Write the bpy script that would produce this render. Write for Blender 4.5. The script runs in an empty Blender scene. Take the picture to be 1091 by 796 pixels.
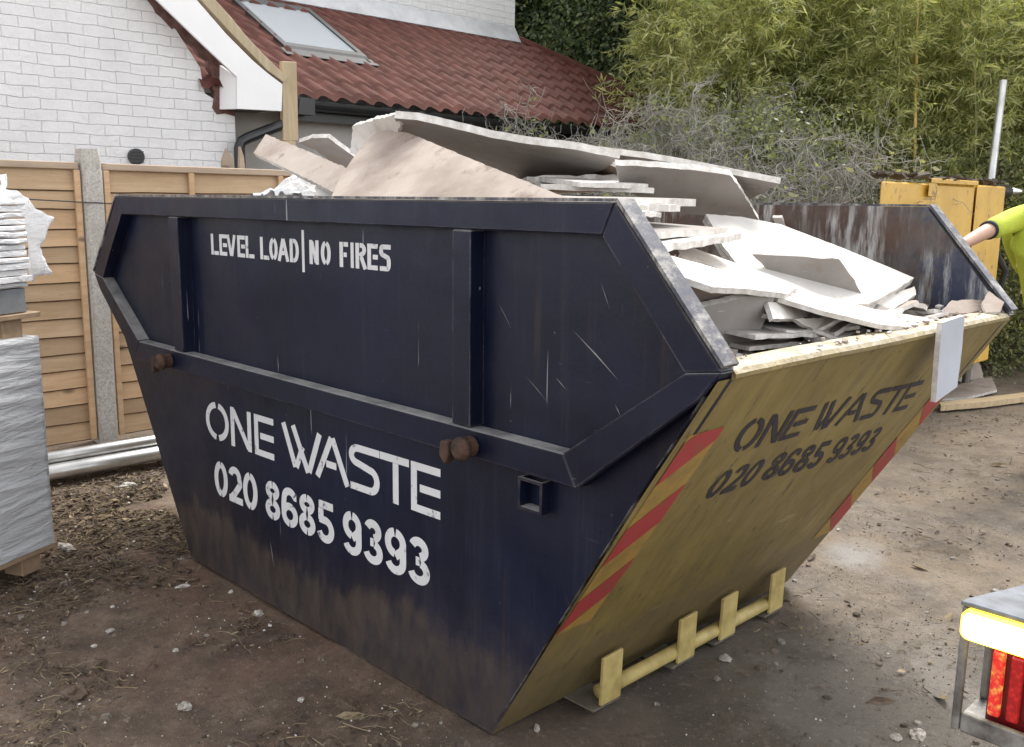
import bpy, bmesh, math, random
import numpy as np
from mathutils import Vector, Matrix, noise as mnoise
from mathutils.geometry import tessellate_polygon

R = math.radians
sc = bpy.context.scene
col = sc.collection
random.seed(7)

# ------------------------------------------------------------------ camera
F_PX, CX, CY = 1009.5665, 545.5, 398.0          # focal length and centre, photograph pixels (1091 x 796)
CAM = Vector((2.875, -1.747, 1.578))
yaw, pit, rol = 2.3646, 0.1785, 0.0133
fw = Vector((math.cos(yaw) * math.cos(pit), math.sin(yaw) * math.cos(pit), -math.sin(pit)))
rt = Vector((math.sin(yaw), -math.cos(yaw), 0))
up = rt.cross(fw)
RT = math.cos(rol) * rt + math.sin(rol) * up
UP = -math.sin(rol) * rt + math.cos(rol) * up
cam_d = bpy.data.cameras.new('camera')
cam = bpy.data.objects.new('camera', cam_d)
col.objects.link(cam)
cam.matrix_world = Matrix(((RT.x, UP.x, -fw.x, CAM.x), (RT.y, UP.y, -fw.y, CAM.y), (RT.z, UP.z, -fw.z, CAM.z), (0, 0, 0, 1)))
cam_d.sensor_width = 36.0
cam_d.sensor_fit = 'HORIZONTAL'
cam_d.lens = 36.0 * F_PX / 1091.0
cam_d.clip_end = 500
cam_d.clip_start = 0.05
sc.camera = cam

# ------------------------------------------------------------------ sky, sun, exposure
SUN = Vector((-0.22, 0.80, 0.0)).normalized() * math.cos(R(54)) + Vector((0, 0, math.sin(R(54))))
world = bpy.data.worlds.new('World')
sc.world = world
world.use_nodes = True
wn = world.node_tree
for n in list(wn.nodes):
    wn.nodes.remove(n)
sky = wn.nodes.new('ShaderNodeTexSky')
sky.sky_type = 'NISHITA'
sky.sun_disc = False
sky.sun_elevation = R(54)
sky.sun_rotation = math.atan2(SUN.x, SUN.y)
sky.air_density = 1.0
sky.dust_density = 1.0
sky.ozone_density = 0.6
bg = wn.nodes.new('ShaderNodeBackground')
bg.inputs['Strength'].default_value = 0.15
wo = wn.nodes.new('ShaderNodeOutputWorld')
hs = wn.nodes.new('ShaderNodeHueSaturation')
hs.inputs['Saturation'].default_value = 0.12
wn.links.new(sky.outputs[0], hs.inputs['Color'])
wn.links.new(hs.outputs[0], bg.inputs['Color'])
wn.links.new(bg.outputs[0], wo.inputs['Surface'])
sun_d = bpy.data.lights.new('sun', 'SUN')
sun_d.energy = 1.6
sun_d.angle = R(26)
sun_d.color = (1.0, 0.95, 0.87)
sun_o = bpy.data.objects.new('sun', sun_d)
sun_o.rotation_euler = SUN.to_track_quat('Z', 'Y').to_euler()
sun_o.location = SUN * 30
col.objects.link(sun_o)
sc.view_settings.view_transform = 'Standard'
sc.view_settings.look = 'None'
sc.view_settings.gamma = 1.0
sc.view_settings.exposure = 1.6
sc.view_settings.use_curve_mapping = False
sc.render.engine = 'CYCLES'


# ------------------------------------------------------------------ survey helpers: where a sight line meets a real plane
def ray(u, v):
    return (u - CX) / F_PX * RT - (v - CY) / F_PX * UP + fw

def on_y(u, v, y):
    d = ray(u, v)
    return CAM + (y - CAM.y) / d.y * d

def on_x(u, v, x):
    d = ray(u, v)
    return CAM + (x - CAM.x) / d.x * d

def on_z(u, v, z=0.0):
    d = ray(u, v)
    return CAM + (z - CAM.z) / d.z * d

def at_depth(u, v, t):
    return CAM + t * ray(u, v)

def on_plane(u, v, p0, n):
    d = ray(u, v)
    return CAM + ((p0 - CAM).dot(n) / d.dot(n)) * d


# ------------------------------------------------------------------ mesh builder
class MB:
    def __init__(self):
        self.v = []; self.f = []; self.m = []

    def add(self, vs, fs, mi=0):
        o = len(self.v)
        self.v += [tuple(p) for p in vs]
        self.f += [tuple(i + o for i in f) for f in fs]
        self.m += [mi] * len(fs)
        return self

    def box(self, c, s, rot=None, mi=0):
        x, y, z = s[0] / 2, s[1] / 2, s[2] / 2
        vs = [Vector(p) for p in ((-x, -y, -z), (x, -y, -z), (x, y, -z), (-x, y, -z), (-x, -y, z), (x, -y, z), (x, y, z), (-x, y, z))]
        if rot is not None:
            vs = [rot @ p for p in vs]
        vs = [p + Vector(c) for p in vs]
        return self.add(vs, [(0, 3, 2, 1), (4, 5, 6, 7), (0, 1, 5, 4), (1, 2, 6, 5), (2, 3, 7, 6), (3, 0, 4, 7)], mi)

    def lohi(self, a, b, mi=0):
        return self.box([(a[i] + b[i]) / 2 for i in range(3)], [abs(b[i] - a[i]) for i in range(3)], None, mi)

    def prism(self, pts, off, mi=0, mside=None):
        """polygon pts (3D, planar) and its copy moved by off, closed"""
        n = len(pts); off = Vector(off)
        pts = [Vector(p) for p in pts]
        a = Vector((0, 0, 0))
        for i in range(n):
            a += pts[i].cross(pts[(i + 1) % n])
        if a.dot(off) > 0:
            pts = pts[::-1]
        o = len(self.v)
        self.v += [tuple(p) for p in pts] + [tuple(p + off) for p in pts]
        tris = tessellate_polygon([pts])
        for t in tris:
            t = list(t)
            nn = (pts[t[1]] - pts[t[0]]).cross(pts[t[2]] - pts[t[0]])
            if nn.dot(off) > 0:
                t = t[::-1]
            self.f.append(tuple(o + i for i in t)); self.m.append(mi)
            self.f.append(tuple(o + n + i for i in t[::-1])); self.m.append(mi)
        for i in range(n):
            j = (i + 1) % n
            self.f.append((o + j, o + i, o + n + i, o + n + j)); self.m.append(mi if mside is None else mside)
        return self

    def tube(self, pts, r, k=8, mi=0, cap=True):
        pts = [Vector(p) for p in pts]
        rs = r if isinstance(r, (list, tuple)) else [r] * len(pts)
        o = len(self.v)
        prev = None
        for i, p in enumerate(pts):
            d = (pts[min(i + 1, len(pts) - 1)] - pts[max(i - 1, 0)]).normalized()
            if prev is None:
                a = d.orthogonal().normalized()
            else:
                a = (prev - d * prev.dot(d))
                a = a.normalized() if a.length > 1e-6 else d.orthogonal().normalized()
            prev = a
            b = d.cross(a)
            for j in range(k):
                t = 2 * math.pi * j / k
                self.v.append(tuple(p + (a * math.cos(t) + b * math.sin(t)) * rs[i]))
        for i in range(len(pts) - 1):
            for j in range(k):
                self.f.append((o + i * k + j, o + i * k + (j + 1) % k, o + (i + 1) * k + (j + 1) % k, o + (i + 1) * k + j)); self.m.append(mi)
        if cap:
            self.f.append(tuple(o + j for j in range(k))[::-1]); self.m.append(mi)
            e = o + (len(pts) - 1) * k
            self.f.append(tuple(e + j for j in range(k))); self.m.append(mi)
        return self

    def build(self, name, mats, parent=None, smooth=False, bevel=0, seg=1):
        me = bpy.data.meshes.new(name)
        me.from_pydata(self.v, [], self.f)
        mats = mats if isinstance(mats, (list, tuple)) else [mats]
        for m in mats:
            me.materials.append(m)
        me.polygons.foreach_set('material_index', self.m)
        if smooth:
            me.polygons.foreach_set('use_smooth', [True] * len(self.f))
        me.update()
        o = bpy.data.objects.new(name, me)
        col.objects.link(o)
        if parent is not None:
            o.parent = parent
            o.matrix_parent_inverse = Matrix.Translation(-parent.location) if parent.location.length and parent.type == 'EMPTY' else Matrix()
        if bevel:
            b = o.modifiers.new('bevel', 'BEVEL')
            b.width = bevel; b.segments = seg; b.limit_method = 'ANGLE'; b.angle_limit = R(40)
        return o


def tag(o, label=None, cat=None, group=None, kind=None):
    if label: o['label'] = label
    if cat: o['category'] = cat
    if group: o['group'] = group
    if kind: o['kind'] = kind
    return o

def thing(name, label, cat, loc, group=None):
    o = bpy.data.objects.new(name, None)
    o.empty_display_size = 0.2
    o.location = loc
    col.objects.link(o)
    return tag(o, label, cat, group)

def copy_tree(o, parent=None):
    c = o.copy()
    col.objects.link(c)
    if parent is not None:
        c.parent = parent
    for ch in [x for x in bpy.data.objects if x.parent == o]:
        copy_tree(ch, c)
    return c

def poly_from_grid(nx, ny, fn):
    vs = [fn(i, j) for j in range(ny) for i in range(nx)]
    fs = [(j * nx + i, j * nx + i + 1, (j + 1) * nx + i + 1, (j + 1) * nx + i) for j in range(ny - 1) for i in range(nx - 1)]
    return vs, fs


# ------------------------------------------------------------------ material helpers
class NT:
    def __init__(self, name):
        self.mat = bpy.data.materials.new(name)
        self.mat.use_nodes = True
        self.t = self.mat.node_tree
        self.b = self.t.nodes['Principled BSDF']
        self.out = self.t.nodes['Material Output']
        self.tc = self.t.nodes.new('ShaderNodeTexCoord')
        self.geo = None

    def n(self, typ, **kw):
        nd = self.t.nodes.new(typ)
        for k, v in kw.items():
            setattr(nd, k, v)
        return nd

    def l(self, a, b):
        self.t.links.new(a, b)

    def coord(self, scale=(1, 1, 1), kind='Object', loc=(0, 0, 0), rot=(0, 0, 0)):
        mp = self.n('ShaderNodeMapping')
        mp.inputs['Scale'].default_value = scale
        mp.inputs['Location'].default_value = loc
        mp.inputs['Rotation'].default_value = rot
        self.l(self.tc.outputs[kind], mp.inputs['Vector'])
        return mp.outputs[0]

    def noise(self, scale, detail=4, rough=0.55, vec=None, dist=0.0):
        nd = self.n('ShaderNodeTexNoise')
        nd.inputs['Scale'].default_value = scale
        nd.inputs['Detail'].default_value = detail
        nd.inputs['Roughness'].default_value = rough
        nd.inputs['Distortion'].default_value = dist
        self.l(vec if vec is not None else self.coord(), nd.inputs['Vector'])
        return nd.outputs['Fac']

    def ramp(self, fac, stops, interp='LINEAR'):
        nd = self.n('ShaderNodeValToRGB')
        cr = nd.color_ramp
        cr.interpolation = interp
        while len(cr.elements) < len(stops):
            cr.elements.new(0.5)
        for e, (p, c) in zip(cr.elements, stops):
            e.position = p
            e.color = (c, c, c, 1) if isinstance(c, (int, float)) else (*c, 1)
        self.l(fac, nd.inputs[0])
        return nd.outputs[0]

    def mix(self, fac, a, b, mode='MIX'):
        nd = self.n('ShaderNodeMix', data_type='RGBA', blend_type=mode)
        for sock, v in ((nd.inputs[0], fac), (nd.inputs[6], a), (nd.inputs[7], b)):
            if isinstance(v, (int, float)):
                sock.default_value = v
            elif isinstance(v, tuple):
                sock.default_value = (*v, 1)
            else:
                self.l(v, sock)
        return nd.outputs[2]

    def math(self, op, a, b=None, clamp=False):
        nd = self.n('ShaderNodeMath', operation=op, use_clamp=clamp)
        for i, v in enumerate((a, b)):
            if v is None: continue
            if isinstance(v, (int, float)):
                nd.inputs[i].default_value = v
            else:
                self.l(v, nd.inputs[i])
        return nd.outputs[0]

    def sep(self, vec):
        nd = self.n('ShaderNodeSeparateXYZ')
        self.l(vec, nd.inputs[0])
        return nd.outputs

    def facing_up(self, lo=0.6, hi=0.9):
        g = self.n('ShaderNodeNewGeometry')
        z = self.sep(g.outputs['True Normal'])[2]
        return self.ramp(z, [(lo, 0.0), (hi, 1.0)])

    def edges(self, radius=0.010, lo=0.04, hi=0.25):
        bv = self.n('ShaderNodeBevel', samples=4)
        bv.inputs['Radius'].default_value = radius
        g = self.n('ShaderNodeNewGeometry')
        d = self.n('ShaderNodeVectorMath', operation='DOT_PRODUCT')
        self.l(bv.outputs[0], d.inputs[0]); self.l(g.outputs['True Normal'], d.inputs[1])
        return self.ramp(self.math('SUBTRACT', 1.0, d.outputs['Value']), [(lo, 0.0), (hi, 1.0)])

    def base(self, c):
        if isinstance(c, tuple):
            self.b.inputs['Base Color'].default_value = (*c, 1)
        else:
            self.l(c, self.b.inputs['Base Color'])

    def rough(self, r):
        if isinstance(r, (int, float)):
            self.b.inputs['Roughness'].default_value = r
        else:
            self.l(r, self.b.inputs['Roughness'])

    def metal(self, m):
        self.b.inputs['Metallic'].default_value = m

    def bump(self, h, strength=0.3, dist=0.01):
        nd = self.n('ShaderNodeBump')
        nd.inputs['Strength'].default_value = strength
        nd.inputs['Distance'].default_value = dist
        self.l(h, nd.inputs['Height'])
        self.l(nd.outputs[0], self.b.inputs['Normal'])


def simple(name, c1, c2, scale=6, rough=0.7, metal=0.0, bump=0.2, bscale=None, bdist=0.004, stretch=(1, 1, 1)):
    t = NT(name)
    v = t.coord(stretch)
    f = t.noise(scale, 6, 0.6, v)
    t.base(t.ramp(f, [(0.32, c1), (0.68, c2)]))
    t.rough(rough); t.metal(metal)
    if bump:
        t.bump(t.noise(bscale or scale * 5, 5, 0.65, v), bump, bdist)
    return t.mat

M = {}

# navy skip paint: dust on ledges, mud splashed up from the ground, pale drips, chips
def navy(name, mud=True):
    t = NT(name)
    v = t.coord()
    big = t.noise(1.6, 5, 0.6, v)
    c = t.ramp(big, [(0.3, (0.0026, 0.0044, 0.014)), (0.55, (0.0036, 0.0066, 0.024)), (0.75, (0.0066, 0.0102, 0.031))])
    streak = t.noise(1.0, 6, 0.7, t.coord((34, 34, 1.1)))
    c = t.mix(t.ramp(streak, [(0.55, 0.0), (0.85, 0.16)]), c, (0.11, 0.11, 0.12))
    drip = t.noise(1.0, 3, 0.5, t.coord((60, 60, 2.2), loc=(3, 1, 5)))
    c = t.mix(t.ramp(drip, [(0.73, 0.0), (0.76, 0.55)]), c, (0.42, 0.42, 0.42))
    fleck = t.noise(38, 4, 0.6, v)
    c = t.mix(t.ramp(fleck, [(0.705, 0.0), (0.73, 0.5)]), c, (0.25, 0.24, 0.23))
    scr = t.noise(1.0, 4, 0.55, t.coord((3, 3, 46), rot=(0, R(38), 0)))
    c = t.mix(t.ramp(scr, [(0.70, 0.0), (0.73, 0.4)]), c, (0.09, 0.09, 0.12))
    chip = t.noise(6, 8, 0.75, t.coord(loc=(4, 2, 9)))
    c = t.mix(t.ramp(chip, [(0.70, 0.0), (0.74, 0.8)]), c, (0.05, 0.03, 0.02))
    runs = t.noise(1.0, 5, 0.7, t.coord((26, 26, 0.9), loc=(1, 7, 2)))
    c = t.mix(t.math('MULTIPLY', t.ramp(runs, [(0.58, 0.0), (0.72, 0.5)]), t.ramp(t.noise(2.2, 3, 0.5, v), [(0.45, 0.0), (0.62, 1.0)])), c, (0.045, 0.028, 0.020))
    wear = t.math('MULTIPLY', t.edges(), t.ramp(t.noise(11, 6, 0.75, v), [(0.38, 0.0), (0.58, 0.9)]))
    c = t.mix(wear, c, t.ramp(t.noise(6, 4, 0.6, v), [(0.42, (0.055, 0.030, 0.020)), (0.58, (0.17, 0.165, 0.17))]))
    z = t.sep(t.tc.outputs['Object'])[2]
    if mud:
        mz = t.math('SUBTRACT', z, t.math('MULTIPLY', t.noise(3.0, 6, 0.7, t.coord((1, 1, 0.5))), 0.42))
        mm = t.ramp(mz, [(0.0, 0.85), (0.06, 0.25), (0.22, 0.0)])
        mm = t.math('MULTIPLY', mm, t.ramp(t.noise(9, 6, 0.75, t.coord((1.3, 1.3, 0.6))), [(0.3, 0.25), (0.7, 0.9)]))
        c = t.mix(mm, c, (0.095, 0.072, 0.053))
    dust = t.math('MULTIPLY', t.facing_up(0.5, 0.9), t.ramp(t.noise(9, 6, 0.75, v), [(0.3, 0.35), (0.6, 0.95)]))
    c = t.mix(dust, c, (0.36, 0.35, 0.34))
    t.base(c)
    t.rough(t.ramp(t.noise(5, 5, 0.6, v), [(0.3, 0.30), (0.7, 0.55)]))
    t.b.inputs['Specular IOR Level'].default_value = 0.32
    t.bump(t.mix(0.06, t.noise(2.6, 2, 0.5, v), t.noise(40, 4, 0.6, v)), 0.35, 0.03)
    return t.mat
M['navy'] = navy('navy_paint')

t = NT('worn_rim')
v = t.coord()
c = t.ramp(t.noise(5, 7, 0.75, t.coord((3, 1, 1))), [(0.30, (0.020, 0.024, 0.055)), (0.46, (0.055, 0.055, 0.07)), (0.54, (0.20, 0.19, 0.18)), (0.66, (0.42, 0.41, 0.39))])
c = t.mix(t.ramp(t.noise(9, 6, 0.7, t.coord(loc=(3, 8, 2))), [(0.6, 0.0), (0.68, 0.8)]), c, (0.10, 0.05, 0.028))
t.base(c); t.rough(0.5); t.bump(t.noise(24, 5, 0.7, v), 0.4, 0.006)
M['rim'] = t.mat

# ochre end paint
def ochre(name, dusty=0.0):
    t = NT(name)
    v = t.coord()
    c = t.ramp(t.noise(2.2, 6, 0.62, v), [(0.28, (0.155, 0.115, 0.034)), (0.5, (0.225, 0.168, 0.048)), (0.72, (0.295, 0.225, 0.075))])
    c = t.mix(t.ramp(t.noise(1.0, 5, 0.7, t.coord((4, 20, 3))), [(0.45, 0.0), (0.75, 0.6)]), c, (0.085, 0.062, 0.034))
    c = t.mix(t.ramp(t.noise(24, 6, 0.7, t.coord((0.5, 1.6, 0.5), rot=(R(25), 0, 0))), [(0.61, 0.0), (0.65, 0.85)]), c, (0.035, 0.028, 0.016))
    c = t.mix(t.ramp(t.noise(4.5, 7, 0.75, t.coord(loc=(7, 3, 1))), [(0.66, 0.0), (0.72, 0.8)]), c, (0.11, 0.05, 0.022))
    sc1 = t.noise(1.0, 4, 0.6, t.coord((30, 3.0, 4.0), rot=(R(35), 0, 0), loc=(2, 2, 2)))
    c = t.mix(t.ramp(sc1, [(0.66, 0.0), (0.70, 0.55)]), c, (0.33, 0.28, 0.17))
    c = t.mix(t.ramp(t.noise(55, 4, 0.7, v), [(0.68, 0.0), (0.72, 0.7)]), c, (0.06, 0.042, 0.026))
    z = t.sep(t.tc.outputs['Object'])[2]
    mz = t.math('SUBTRACT', z, t.math('MULTIPLY', t.noise(3.5, 6, 0.7, v), 0.5))
    c = t.mix(t.ramp(mz, [(0.0, 0.55), (0.16, 0.0)]), c, (0.12, 0.09, 0.055))
    if dusty:
        dm = t.ramp(t.noise(16, 7, 0.8, v), [(0.36, dusty), (0.56, 0.25)])
        c = t.mix(t.math('MULTIPLY', dm, t.facing_up(0.45, 0.85)), c, (0.62, 0.57, 0.46))
        c = t.mix(t.ramp(t.noise(34, 7, 0.8, v), [(0.53, 0.0), (0.60, 0.8)]), c, (0.14, 0.085, 0.05))
        c = t.mix(t.ramp(t.noise(9, 6, 0.75, t.coord(loc=(4, 4, 1))), [(0.55, 0.0), (0.66, 0.7)]), c, (0.20, 0.135, 0.07))
    t.base(c)
    t.rough(t.ramp(t.noise(6, 5, 0.6, v), [(0.3, 0.42), (0.7, 0.66)]))
    t.bump(t.noise(5, 4, 0.55, v), 0.12, 0.02)
    return t.mat
M['ochre'] = ochre('ochre_paint')
M['lip'] = ochre('dusty_lip_paint', 0.95)
M['tab'] = simple('yellow_tab_paint', (0.36, 0.27, 0.09), (0.58, 0.46, 0.18), 14, 0.6)

# scoured inside of the skip
t = NT('scoured_inner_steel')
v = t.coord()
px_ = t.sep(t.tc.outputs['Object'])[0]
bl = t.ramp(t.math('ADD', t.math('MULTIPLY', px_, 0.33), t.noise(2.2, 7, 0.7, v)), [(0.88, (0.075, 0.042, 0.029)), (0.99, (0.040, 0.032, 0.036)), (1.0, (0.022, 0.027, 0.058))])
c = t.mix(t.ramp(t.noise(7, 7, 0.75, t.coord((1, 1, 0.55))), [(0.45, 0.0), (0.72, 0.7)]), bl, (0.12, 0.115, 0.115))
run = t.noise(1.0, 6, 0.72, t.coord((16, 16, 2.0)))
zz = t.sep(t.tc.outputs['Object'])[2]
runm = t.math('MULTIPLY', t.ramp(run, [(0.48, 0.0), (0.60, 0.85)]), t.ramp(t.noise(2.9, 3, 0.5, v), [(0.42, 0.05), (0.55, 1.0)]))
c = t.mix(runm, c, (0.50, 0.50, 0.49))
c = t.mix(t.ramp(t.noise(9, 6, 0.7, t.coord(loc=(5, 5, 5))), [(0.66, 0.0), (0.70, 0.8)]), c, (0.13, 0.055, 0.03))
t.base(c); t.rough(0.55)
t.bump(t.noise(6, 6, 0.6, v), 0.25, 0.02)
M['inner'] = t.mat

# stencil paints, worn through in places
def stencil(name, colr, through, lo=0.60, hi=0.66, scale=26):
    t = NT(name)
    v = t.coord()
    c = t.mix(t.ramp(t.noise(scale, 6, 0.75, v), [(lo, 0.0), (hi, 0.85)]), colr, through)
    c = t.mix(t.ramp(t.noise(5, 4, 0.6, v), [(0.4, 0.0), (0.8, 0.35)]), c, tuple(0.6 * x for x in colr))
    t.base(c); t.rough(0.6)
    return t.mat
M['white_stencil'] = stencil('white_stencil_paint', (0.66, 0.66, 0.67), (0.05, 0.05, 0.08))
M['navy_stencil'] = stencil('navy_stencil_paint', (0.018, 0.016, 0.028), (0.15, 0.115, 0.045), 0.58, 0.74, 16)
M['chev_red'] = stencil('red_chevron_sheet', (0.36, 0.042, 0.042), (0.20, 0.10, 0.045), 0.54, 0.70, 10)
M['chev_yellow'] = stencil('yellow_chevron_sheet', (0.36, 0.225, 0.05), (0.19, 0.142, 0.05), 0.48, 0.68, 8)
M['tab_dark'] = simple('muddy_plate', (0.09, 0.075, 0.055), (0.16, 0.14, 0.11), 18, 0.8, 0, 0.4)
M['rust'] = simple('rusty_steel', (0.022, 0.014, 0.012), (0.095, 0.048, 0.03), 24, 0.8, 0.1, 0.5)
M['scratch'] = simple('bare_scratch', (0.16, 0.16, 0.17), (0.30, 0.29, 0.27), 30, 0.5, 0.3, 0)

# plasterboard papers and gypsum
def paper(name, c1, c2, dirt=(0.20, 0.14, 0.10), d=0.55):
    t = NT(name)
    v = t.coord()
    c = t.ramp(t.noise(3.5, 6, 0.65, v), [(0.3, c1), (0.7, c2)])
    c = t.mix(t.ramp(t.noise(2.6, 6, 0.6, t.coord(loc=(1, 6, 2))), [(0.50, 0.0), (0.78, d)]), c, dirt)
    c = t.mix(t.ramp(t.noise(7, 8, 0.78, t.coord(loc=(3, 3, 7))), [(0.56, 0.0), (0.66, d * 0.8)]), c, dirt)
    c = t.mix(t.ramp(t.noise(1.0, 5, 0.6, t.coord((5, 5, 60), rot=(0.4, 0.7, 0.2))), [(0.66, 0.0), (0.72, 0.5)]), c, (0.66, 0.62, 0.56))
    t.base(c); t.rough(0.85)
    t.bump(t.noise(30, 5, 0.6, v), 0.12, 0.004)
    return t.mat
M['paper_tan'] = paper('tan_paper', (0.36, 0.295, 0.25), (0.48, 0.41, 0.36), (0.15, 0.10, 0.072), 0.8)
M['paper_grey'] = paper('grey_paper', (0.24, 0.222, 0.208), (0.33, 0.307, 0.288))
M['paper_white'] = paper('ivory_paper', (0.54, 0.51, 0.475), (0.70, 0.675, 0.64), (0.36, 0.29, 0.235), 0.7)
M['paper_blue'] = paper('blue_grey_paper', (0.42, 0.44, 0.50), (0.50, 0.52, 0.57), (0.34, 0.33, 0.34), 0.3)
M['paper_lilac'] = paper('lilac_wrap', (0.48, 0.48, 0.60), (0.62, 0.62, 0.70), (0.4, 0.38, 0.42), 0.3)
M['gypsum'] = simple('gypsum_core', (0.50, 0.465, 0.42), (0.78, 0.75, 0.72), 30, 0.9, 0, 0.5, 90, 0.006)
M['dirty_plaster'] = simple('dirty_plaster', (0.20, 0.165, 0.13), (0.60, 0.57, 0.53), 38, 0.95, 0, 0.6, 90, 0.006)
M['brownboard'] = paper('water_stained_paper', (0.22, 0.15, 0.11), (0.34, 0.25, 0.19), (0.12, 0.08, 0.06), 0.6)

# ground
t = NT('yard_ground')
v = t.coord(kind='Object')
xyz = t.sep(t.tc.outputs['Object'])
n1 = t.noise(0.9, 8, 0.66, v)
n2 = t.noise(9, 9, 0.78, v)
n3 = t.noise(45, 6, 0.7, v)
n4 = t.noise(160, 5, 0.75, v)
mudc = t.ramp(n2, [(0.28, (0.080, 0.052, 0.035)), (0.5, (0.175, 0.119, 0.082)), (0.72, (0.30, 0.216, 0.157))])
mudc = t.mix(t.ramp(t.noise(1.3, 6, 0.6, t.coord(loc=(8, 1, 0))), [(0.45, 0.0), (0.62, 0.7)]), mudc, (0.20, 0.108, 0.070))
conc = t.ramp(n2, [(0.26, (0.095, 0.075, 0.056)), (0.5, (0.185, 0.150, 0.114)), (0.74, (0.31, 0.262, 0.208))])
conc = t.mix(t.ramp(t.noise(1.6, 6, 0.6, t.coord(loc=(2, 9, 0))), [(0.42, 0.0), (0.6, 0.7)]), conc, (0.26, 0.195, 0.130))
side = t.math('ADD', t.math('MULTIPLY', xyz[1], 0.55), t.math('MULTIPLY', n1, 1.1))
fac = t.ramp(side, [(0.50, 0.0), (1.0, 1.0)])
c = t.mix(fac, mudc, conc)
c = t.mix(t.ramp(t.noise(2.4, 7, 0.7, t.coord(loc=(6, 2, 0))), [(0.48, 0.0), (0.66, 0.62)]), c, (0.062, 0.045, 0.034))
wet = t.math('MULTIPLY', t.ramp(t.noise(1.15, 6, 0.62, t.coord(loc=(3, 4, 0))), [(0.50, 0.0), (0.58, 1.0)]), t.ramp(xyz[0], [(0.55, 0.0), (1.0, 1.0)]))
c = t.mix(t.math('MULTIPLY', wet, 0.55), c, (0.075, 0.058, 0.043))
# damp skirt beside the loaded end, drying away from it with a ragged edge
def patch(cx, cy, rx, ry, rot=0.0):
    mp = t.n('ShaderNodeMapping'); mp.vector_type = 'TEXTURE'
    mp.inputs['Location'].default_value = (cx, cy, 0)
    mp.inputs['Rotation'].default_value = (0, 0, rot)
    mp.inputs['Scale'].default_value = (rx, ry, 1)
    t.l(t.tc.outputs['Object'], mp.inputs['Vector'])
    s = t.sep(mp.outputs[0])
    d2 = t.math('SQRT', t.math('ADD', t.math('MULTIPLY', s[0], s[0]), t.math('MULTIPLY', s[1], s[1])))
    return t.math('ADD', d2, t.math('MULTIPLY', t.math('SUBTRACT', t.noise(2.6, 8, 0.68, v), 0.5), 1.5))
damp = t.ramp(patch(1.35, 0.65, 0.80, 1.25), [(0.62, 1.0), (0.88, 0.0)])
c = t.mix(t.math('MULTIPLY', damp, 0.62), c, (0.075, 0.055, 0.042))
pale = t.ramp(patch(1.72, 1.20, 0.55, 0.75, 0.2), [(0.6, 1.0), (0.95, 0.0)])
c = t.mix(t.math('MULTIPLY', pale, 0.7), c, (0.225, 0.205, 0.18))
pale2 = t.ramp(patch(1.0, 2.35, 0.22, 0.30, 0.3), [(0.3, 1.0), (0.75, 0.0)])
c = t.mix(t.math('MULTIPLY', pale2, 0.7), c, (0.36, 0.35, 0.335))
c = t.mix(t.ramp(n3, [(0.56, 0.0), (0.68, 0.5)]), c, (0.34, 0.29, 0.235))
c = t.mix(t.ramp(n3, [(0.32, 0.7), (0.43, 0.0)]), c, (0.05, 0.035, 0.025))
c = t.mix(t.ramp(n4, [(0.60, 0.0), (0.68, 0.55)]), c, (0.30, 0.26, 0.21))
c = t.mix(t.ramp(n4, [(0.30, 0.65), (0.40, 0.0)]), c, (0.035, 0.027, 0.021))
t.base(c)
rr = t.ramp(t.noise(3, 5, 0.6, v), [(0.3, 0.55), (0.65, 0.92)])
rr = t.mix(t.math('MULTIPLY', wet, 0.85), rr, (0.14, 0.14, 0.14))
rr = t.mix(t.math('MULTIPLY', pale, t.ramp(t.noise(1.9, 5, 0.6, t.coord(loc=(9, 9, 0))), [(0.44, 0.0), (0.54, 0.95)])), rr, (0.10, 0.10, 0.10))
t.rough(t.mix(t.math('MULTIPLY', damp, t.ramp(t.noise(2.2, 5, 0.6, v), [(0.42, 0.3), (0.58, 0.95)])), rr, (0.16, 0.16, 0.16)))
t.bump(t.mix(0.45, t.mix(0.5, n2, n3), n4), 0.8, 0.035)
M['ground'] = t.mat

# brick and render
t = NT('white_painted_brick')
mp = t.coord((1, 1, 1), rot=(0, 0, 0))
s = t.sep(t.tc.outputs['Object'])
cb = t.n('ShaderNodeCombineXYZ'); t.l(s[1], cb.inputs[0]); t.l(s[2], cb.inputs[1])
wob = t.n('ShaderNodeVectorMath', operation='ADD')
nzc = t.n('ShaderNodeTexNoise'); nzc.inputs['Scale'].default_value = 7
t.l(cb.outputs[0], nzc.inputs['Vector'])
sb = t.n('ShaderNodeVectorMath', operation='SCALE'); sb.inputs['Scale'].default_value = 0.028
t.l(nzc.outputs['Color'], sb.inputs[0])
t.l(cb.outputs[0], wob.inputs[0]); t.l(sb.outputs[0], wob.inputs[1])
br = t.n('ShaderNodeTexBrick')
br.inputs['Scale'].default_value = 1.0
br.inputs['Mortar Size'].default_value = 0.0045
br.inputs['Mortar Smooth'].default_value = 1.0
br.inputs['Bias'].default_value = 0.1
br.inputs['Brick Width'].default_value = 0.225
br.inputs['Row Height'].default_value = 0.079
br.inputs['Color1'].default_value = (1, 1, 1, 1); br.inputs['Color2'].default_value = (0.82, 0.82, 0.82, 1); br.inputs['Mortar'].default_value = (0.0, 0.0, 0.0, 1)
t.l(wob.outputs[0], br.inputs['Vector'])
nb = t.noise(3.2, 6, 0.65)
c = t.ramp(nb, [(0.3, (0.71, 0.71, 0.72)), (0.6, (0.79, 0.79, 0.80))])
crack = t.math('MULTIPLY', br.outputs['Fac'], t.ramp(t.noise(5.0, 6, 0.75, t.coord(loc=(3, 3, 3))), [(0.46, 0.05), (0.66, 0.95)]))
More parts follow.
